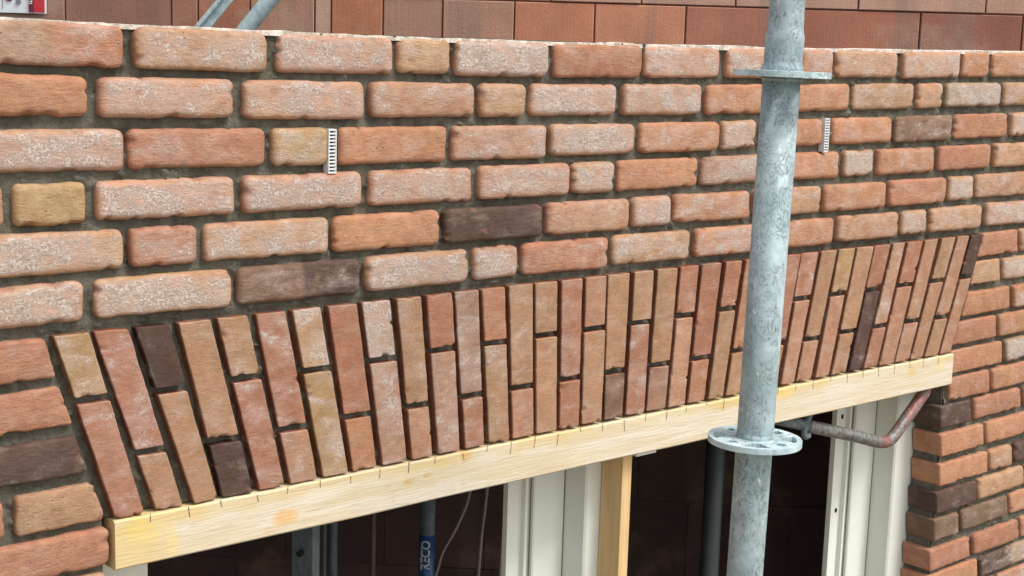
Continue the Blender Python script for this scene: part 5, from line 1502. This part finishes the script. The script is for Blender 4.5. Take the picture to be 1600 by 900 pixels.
nb = Vector((hd.x * math.cos(an) - hd.y * math.sin(an), hd.x * math.sin(an) + hd.y * math.cos(an), 0)); tb = Vector((nb.y, -nb.x, 0))
ob = Vector((0, -1.6624, 0)) + hd * 4.35
CL = [(.58, .26, .15), (.56, .23, .13), (.58, .29, .19), (.34, .19, .15), (.60, .25, .14)]
# room back wall of the same blocks, 0.2 m in front of the yard wall
rows_ = [(z, z + .238) for z in np.arange(-2.75, -.35, .238)]
cols_ = [list(np.arange(-3.2 + (.15 if i % 2 else 0), 1.9, .30)) for i in range(len(rows_))]
V, Q, T = block_sheet(ob - nb * .22, tb, -nb, cols_, rows_, .03, [(.105, .070, .064), (.103, .068, .062)], 3, .0007)  # block colours darkened to carry the shade of the room
link_mesh('back_wall', np_mesh('back_wall', V, Q, False, {'tint': T}), M_BLOCK_SHADED, room)
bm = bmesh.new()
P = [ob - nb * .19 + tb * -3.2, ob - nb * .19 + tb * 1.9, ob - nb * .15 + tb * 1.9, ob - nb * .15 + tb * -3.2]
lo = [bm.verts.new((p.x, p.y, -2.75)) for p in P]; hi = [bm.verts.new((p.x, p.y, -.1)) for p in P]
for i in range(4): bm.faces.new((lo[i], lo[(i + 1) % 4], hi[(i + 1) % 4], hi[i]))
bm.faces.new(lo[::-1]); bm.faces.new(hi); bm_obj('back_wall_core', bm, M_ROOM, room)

# ---------------------------------------------------------------- yard wall of big clay blocks behind
bw = thing('block_wall', 'tall wall of large terracotta clay blocks with dark streaks rising behind the brick wall', 'block wall', ob + Vector((0, 0, -2.75)))
low_j = [-3.4, -3.1, -2.8, -2.5, -2.2, -1.9, -1.66, -1.37, -1.045, -.965, -.807, -.613, -.563, -.408, -.230, -.017, .220, .487, .804, 1.167, 1.46, 1.8]
up_j = [-3.3, -3.0, -2.7, -2.4, -2.1, -1.8, -1.5, -1.2, -.93, -.66, -.34, -.115, .090, .355, .63, .985, 1.35, 1.7]
rows_ = []; cols_ = []
zj = .1185
for k in range(-12, 6):
    rows_.append((zj + k * .24, zj + (k + 1) * .24)); js = low_j if k % 2 else up_j
    cols_.append(js)
SP = {(11, -1.66): (.34, .20, .15), (11, -1.37): (.35, .185, .135), (11, -1.045): (.38, .18, .12), (11, -.965): (.46, .20, .12), (11, -.807): (.48, .26, .18), (11, -.613): (.55, .36, .27),
      (11, -.563): (.50, .21, .12), (11, -.408): (.42, .24, .17), (11, -.23): (.50, .28, .19), (11, -.017): (.60, .26, .155), (11, .22): (.62, .28, .17), (11, .487): (.46, .20, .13),
      (11, .804): (.46, .19, .12), (11, 1.167): (.36, .16, .115)}
for _j in up_j: SP[(12, round(_j, 3))] = (.56, .34, .25)
V, Q, T = block_sheet(ob, tb, -nb, cols_, rows_, .03, CL, 12, .0045, SP)
link_mesh('clay_blocks', np_mesh('clay_blocks', V, Q, False, {'tint': T}), M_BLOCK, bw)
bm = bmesh.new()
P = [ob + nb * .008 + tb * -3.4, ob + nb * .008 + tb * 1.8, ob + nb * .2 + tb * 1.8, ob + nb * .2 + tb * -3.4]
lo = [bm.verts.new((p.x, p.y, -2.75)) for p in P]; hi = [bm.verts.new((p.x, p.y, zj + .24 * 6)) for p in P]
for i in range(4): bm.faces.new((lo[i], lo[(i + 1) % 4], hi[(i + 1) % 4], hi[i]))
bm.faces.new(lo[::-1]); bm.faces.new(hi); bm_obj('bed_joints', bm, simple('dark clay joint', (.13, .06, .045, 1), .95), bw)

Cc = Vector((0, -1.6624, -.0053))
def at(px, py, d):
    """a point of the photographed place: photo pixel and distance along the view axis, used to survey positions"""
    return Cc + (F * 2262.56 + RT * (px - 800) - UP * (py - 450)) / 2262.56 * d

# diagonal braces standing on the roof slab
a_, b_ = at(384, 46, 4.02), at(421.5, 0, 4.0); d_ = (b_ - a_)
bm = bmesh.new(); tube(bm, [a_ - d_ * .55, a_, b_, b_ + d_ * 6], .0228, 32)
tag(bm_obj('scaffold_brace', bm, M_ROS, None, True), 'round diagonal galvanised scaffold tube leaning right behind the wall top', 'scaffold tube', 'diagonal braces behind the wall')
a_, b_ = at(318, 40, 4.02), at(351, 0, 4.0); d_ = (b_ - a_)
ln = d_.normalized(); sd_ = ln.cross(F).normalized(); up_ = -F
bm = bmesh.new()
sec = [(-.0185, 0), (-.006, .012), (-.004, .012), (.0, .0), (.0185, 0), (.0185, -.004), (-.002, -.004), (-.005, .006), (-.0185, -.004)]
ra = [[bm.verts.new(p + sd_ * -u + up_ * v) for u, v in sec] for p in (a_ - d_ * .6, b_ + d_ * 6)]
for i in range(len(sec)): bm.faces.new((ra[0][i], ra[0][(i + 1) % len(sec)], ra[1][(i + 1) % len(sec)], ra[1][i]))
bm.faces.new(ra[0][::-1]); bm.faces.new(ra[1])
tag(bm_obj('scaffold_brace', bm, M_ROS), 'flat ridged diagonal galvanised bar leaning right, left of the round tube', 'scaffold bar', 'diagonal braces behind the wall')

# ---------------------------------------------------------------- sign on the block wall
def on_bw(px, py, off):
    v = (F * 2262.56 + RT * (px - 800) - UP * (py - 450)); t = ((ob - nb * off) - Cc).dot(nb) / v.dot(nb); return Cc + v * t
sc0 = on_bw(73, 21.5, .006); M_SIGN = simple('white sign plate', (.88, .90, .90, 1), .4, var=.02); M_RED = simple('red print', (.62, .035, .05, 1), .45, var=.05)
M_GREYP = simple('grey print', (.22, .24, .24, 1), .5)
M_MAROON = simple('maroon print', (.22, .02, .04, 1), .5)
sg = thing('wall_sign', 'white sign plate with red panel and white lettering on the block wall, top left', 'sign', sc0)
def sx(px): return (on_bw(px, 18, .006) - sc0).dot(tb)
def plate(name, x0, x1, z0, z1, off, mat, parent, th=.003):
    bm = bmesh.new(); P = []
    for s, o_ in ((x0, 0), (x1, 0), (x1, th), (x0, th)): P.append(sc0 + tb * s - nb * (off - .006 + th - o_))
    lo = [bm.verts.new((p.x, p.y, sc0.z + z0)) for p in P]; hi = [bm.verts.new((p.x, p.y, sc0.z + z1)) for p in P]
    for i in range(4): bm.faces.new((lo[i], lo[(i + 1) % 4], hi[(i + 1) % 4], hi[i]))
    bm.faces.new(lo[::-1]); bm.faces.new(hi); return bm_obj(name, bm, mat, parent)
u1 = 1 / 2262.56 * 4.35
plate('plate', -.36, 0, 0, .30, .006, M_SIGN, sg)
plate('red_panel', sx(46), sx(70.5), 1.6 * u1, .27, .0095, M_RED, sg, .001)
plate('maroon_strip', sx(46) , sx(54), 1.6 * u1, .27, .0108, M_MAROON, sg, .001)
plate('rule_line', sx(5.0), sx(5.8), .012, .27, .0095, M_GREYP, sg, .001)
def text(name, body, size, loc, right, up, mat, parent, ext=.0004, bend=None, mpi=None):
    cu = bpy.data.curves.new(name, 'FONT'); cu.body = body; cu.size = size; cu.extrude = ext; cu.align_x = 'LEFT'; cu.offset = size * .02
    o = bpy.data.objects.new(name, cu); COL.objects.link(o); bpy.context.view_layer.update()
    me = bpy.data.meshes.new_from_object(o.evaluated_get(bpy.context.evaluated_depsgraph_get())); bpy.data.objects.remove(o)
    right = right.normalized(); up = up.normalized(); n = right.cross(up)
    for v in me.vertices:
        p = v.co.copy()
        v.co = bend(p) if bend else loc + right * p.x + up * p.y + n * p.z
    me.name = name; me.materials.clear()
    return link_mesh(name, me, mat, parent)
Zv = Vector((0, 0, 1))
M_WTXT = simple('white print', (.85, .83, .83, 1), .5)
text('lettering', 'ad cm', .022, sc0 + tb * (sx(47.3)) - nb * .0095 + Zv * (3.4 * u1 + .073), -Zv, tb, M_WTXT, sg)
text('lettering', '9', .034, sc0 + tb * (sx(8.5)) - nb * .0055 + Zv * (17 * u1 + .017), -Zv, tb, M_MAROON, sg)
bm = bmesh.new(); c0 = sc0 + tb * sx(30) - nb * .0055 + Zv * (17.3 * u1)
tube(bm, [c0, c0 - nb * .001], .0085, 24); bm_obj('grey_disc', bm, M_GREYP, sg)

# ---------------------------------------------------------------- things standing in the dark room
def aty(px, py, Y):
    v = (F * 2262.56 + RT * (px - 800) - UP * (py - 450)); return Cc + v * ((Y + 1.6624) / v.y)
def upright(name, label, cat, px, py, d, w_px, mat, grp=None, z1=-.21):
    p = at(px, py, d); bm = bmesh.new(); tube(bm, [(p.x, p.y, -2.75), (p.x, p.y, z1)], w_px / 2 * d / 2262.56, 24)
    o = bm_obj(name, bm, mat, None, True); return tag(o, label, cat, grp), p
# blue stickered prop
prop = thing('steel_prop', 'steel prop tube with a blue stickered band standing in front of the brown room wall', 'prop', (at(667, 850, 2.9).x, at(667, 850, 2.9).y, -2.75))
pc = at(667, 850, 2.9); pr = 12.0 * 2.9 / 2262.56
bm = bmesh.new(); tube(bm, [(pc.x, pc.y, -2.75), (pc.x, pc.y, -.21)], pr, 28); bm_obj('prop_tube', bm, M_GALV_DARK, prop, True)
zt_ = at(667, 833, 2.9).z
M_BLUE = simple('blue sticker', (.02, .08, .22, 1), .4, var=.1)
bm = bmesh.new(); tube(bm, [(pc.x, pc.y, zt_ - .25), (pc.x, pc.y, zt_)], pr + .0006, 28); stk = bm_obj('sticker', bm, M_BLUE, prop, True)
phi0 = math.atan2(Cc.y - pc.y, Cc.x - pc.x)
def bendf(off, zbase):
    def f(p):     # text runs upward, wrapped round the tube
        a = phi0 + (off - p.y) / pr; rr_ = pr + .0012 + p.z
        return Vector((pc.x + rr_ * math.cos(a), pc.y + rr_ * math.sin(a), zbase + p.x))
    return f
zz = at(667, 900, 2.9).z
def sub(o, par):
    o.parent = par; o.matrix_parent_inverse = Matrix.Identity(4) @ (par.matrix_parent_inverse.inverted() if False else Matrix.Identity(4))
L1 = text('lettering', 'RÉCO', .0235, Vector(), Zv, Zv, simple('dull white print', (.5, .5, .5, 1), .6), None, .0002, bendf(-.0035 + .009, zz + .014)); L1.parent = stk
L1.matrix_parent_inverse = Matrix.Identity(4)
bm = bmesh.new()
for (a0, z0, z1, wd) in ((-.0115, zz + .012, zz + .062, .0012),):
    for k in range(1):
        a = phi0 - a0 / pr * -1; 
        P = [Vector((pc.x + (pr + .0012) * math.cos(a + s), pc.y + (pr + .0012) * math.sin(a + s), z)) for s, z in ((-.05, z0), (.05, z0), (.05, z1), (-.05, z1))]
        bm.faces.new([bm.verts.new(p) for p in P])
bm_obj('side_rule', bm, M_WTXT, None).parent = stk

# grey slotted post with a hole
gp = thing('slotted_post', 'dull grey steel post with a round hole in the dark left part of the opening', 'steel post', (at(469, 865, 2.35).x, at(469, 865, 2.35).y, -2.75))
p0, p1 = at(455, 865, 2.35), at(489, 865, 2.33); dd = Vector((p1.x - p0.x, p1.y - p0.y, 0)); nn = Vector((-dd.y, dd.x, 0)).normalized() * .02
bm = bmesh.new(); P = [Vector((p0.x, p0.y, 0)), Vector((p1.x, p1.y, 0)), Vector((p1.x, p1.y, 0)) + nn, Vector((p0.x, p0.y, 0)) + nn]
lo = [bm.verts.new((p.x, p.y, -2.75)) for p in P]; hi = [bm.verts.new((p.x, p.y, -.6)) for p in P]
for i in range(4): bm.faces.new((lo[i], lo[(i + 1) % 4], hi[(i + 1) % 4], hi[i]))
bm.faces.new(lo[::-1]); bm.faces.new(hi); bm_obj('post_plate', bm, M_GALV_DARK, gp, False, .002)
h0 = at(469, 865, 2.33); bm = bmesh.new(); tube(bm, [h0 - nn.normalized() * .004, h0 + nn * .2], .0052, 20); bm_obj('bolt_hole', bm, M_DARKHOLE, gp)

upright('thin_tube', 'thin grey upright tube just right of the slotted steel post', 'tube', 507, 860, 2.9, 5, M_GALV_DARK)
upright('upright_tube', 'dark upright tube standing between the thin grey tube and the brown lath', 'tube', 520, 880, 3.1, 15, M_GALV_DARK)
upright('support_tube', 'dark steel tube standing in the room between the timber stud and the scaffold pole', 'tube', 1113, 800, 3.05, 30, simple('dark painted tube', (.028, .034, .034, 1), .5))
upright('thin_tube', 'brown upright lath at the left end of the reddish room pier', 'lath', 583, 850, 3.1, 8, simple('brown lath', (.16, .09, .06, 1), .8))
for i, (pts, lab) in enumerate((([(737, 755), (728, 790), (710, 830), (692, 862), (680, 900)], 'grey conduit hanging in a curve beside the blue stickered prop'),
                                ([(763, 745), (758, 790), (752, 840), (747, 900)], 'straight grey conduit, the middle one of three before the brown room wall'),
                                ([(798, 740), (794, 780), (786, 830), (781, 900)], 'grey conduit nearest the cream door post left of the timber stud'))):
    d0 = 3.05; P = [at(x, y, d0) for x, y in pts]; P = [P[0] + (P[0] - P[1]) * 2.0] + P + [P[-1] + (P[-1] - P[-2]) * 3]
    bm = bmesh.new(); tube(bm, smooth_path(P, 8), .0038, 12)
    tag(bm_obj('conduit', bm, M_CABLE, None, True), lab, 'conduit', 'conduits hanging in the room')
# ---------------------------------------------------------------- ground
def ground_mat():
    m, t, b = mat_new('building site sand'); g = G(t)
    g.lk(g.mix(g.ramp(g.noise(1.2, 6, .6), .3, .7), (.20, .165, .125, 1), (.32, .28, .22, 1)), b.inputs['Base Color']); b.inputs['Roughness'].default_value = .95
    g.bump(g.noise(12, 6, .6), .03, b); return m
bm = bmesh.new(); n = 24
vv = [[bm.verts.new((-150 + 300 * i / n, -150 + 300 * j / n, -2.752)) for i in range(n + 1)] for j in range(n + 1)]
for j in range(n):
    for i in range(n): bm.faces.new((vv[j][i], vv[j][i + 1], vv[j + 1][i + 1], vv[j + 1][i]))
tag(bm_obj('ground', bm, ground_mat()), kind='structure')
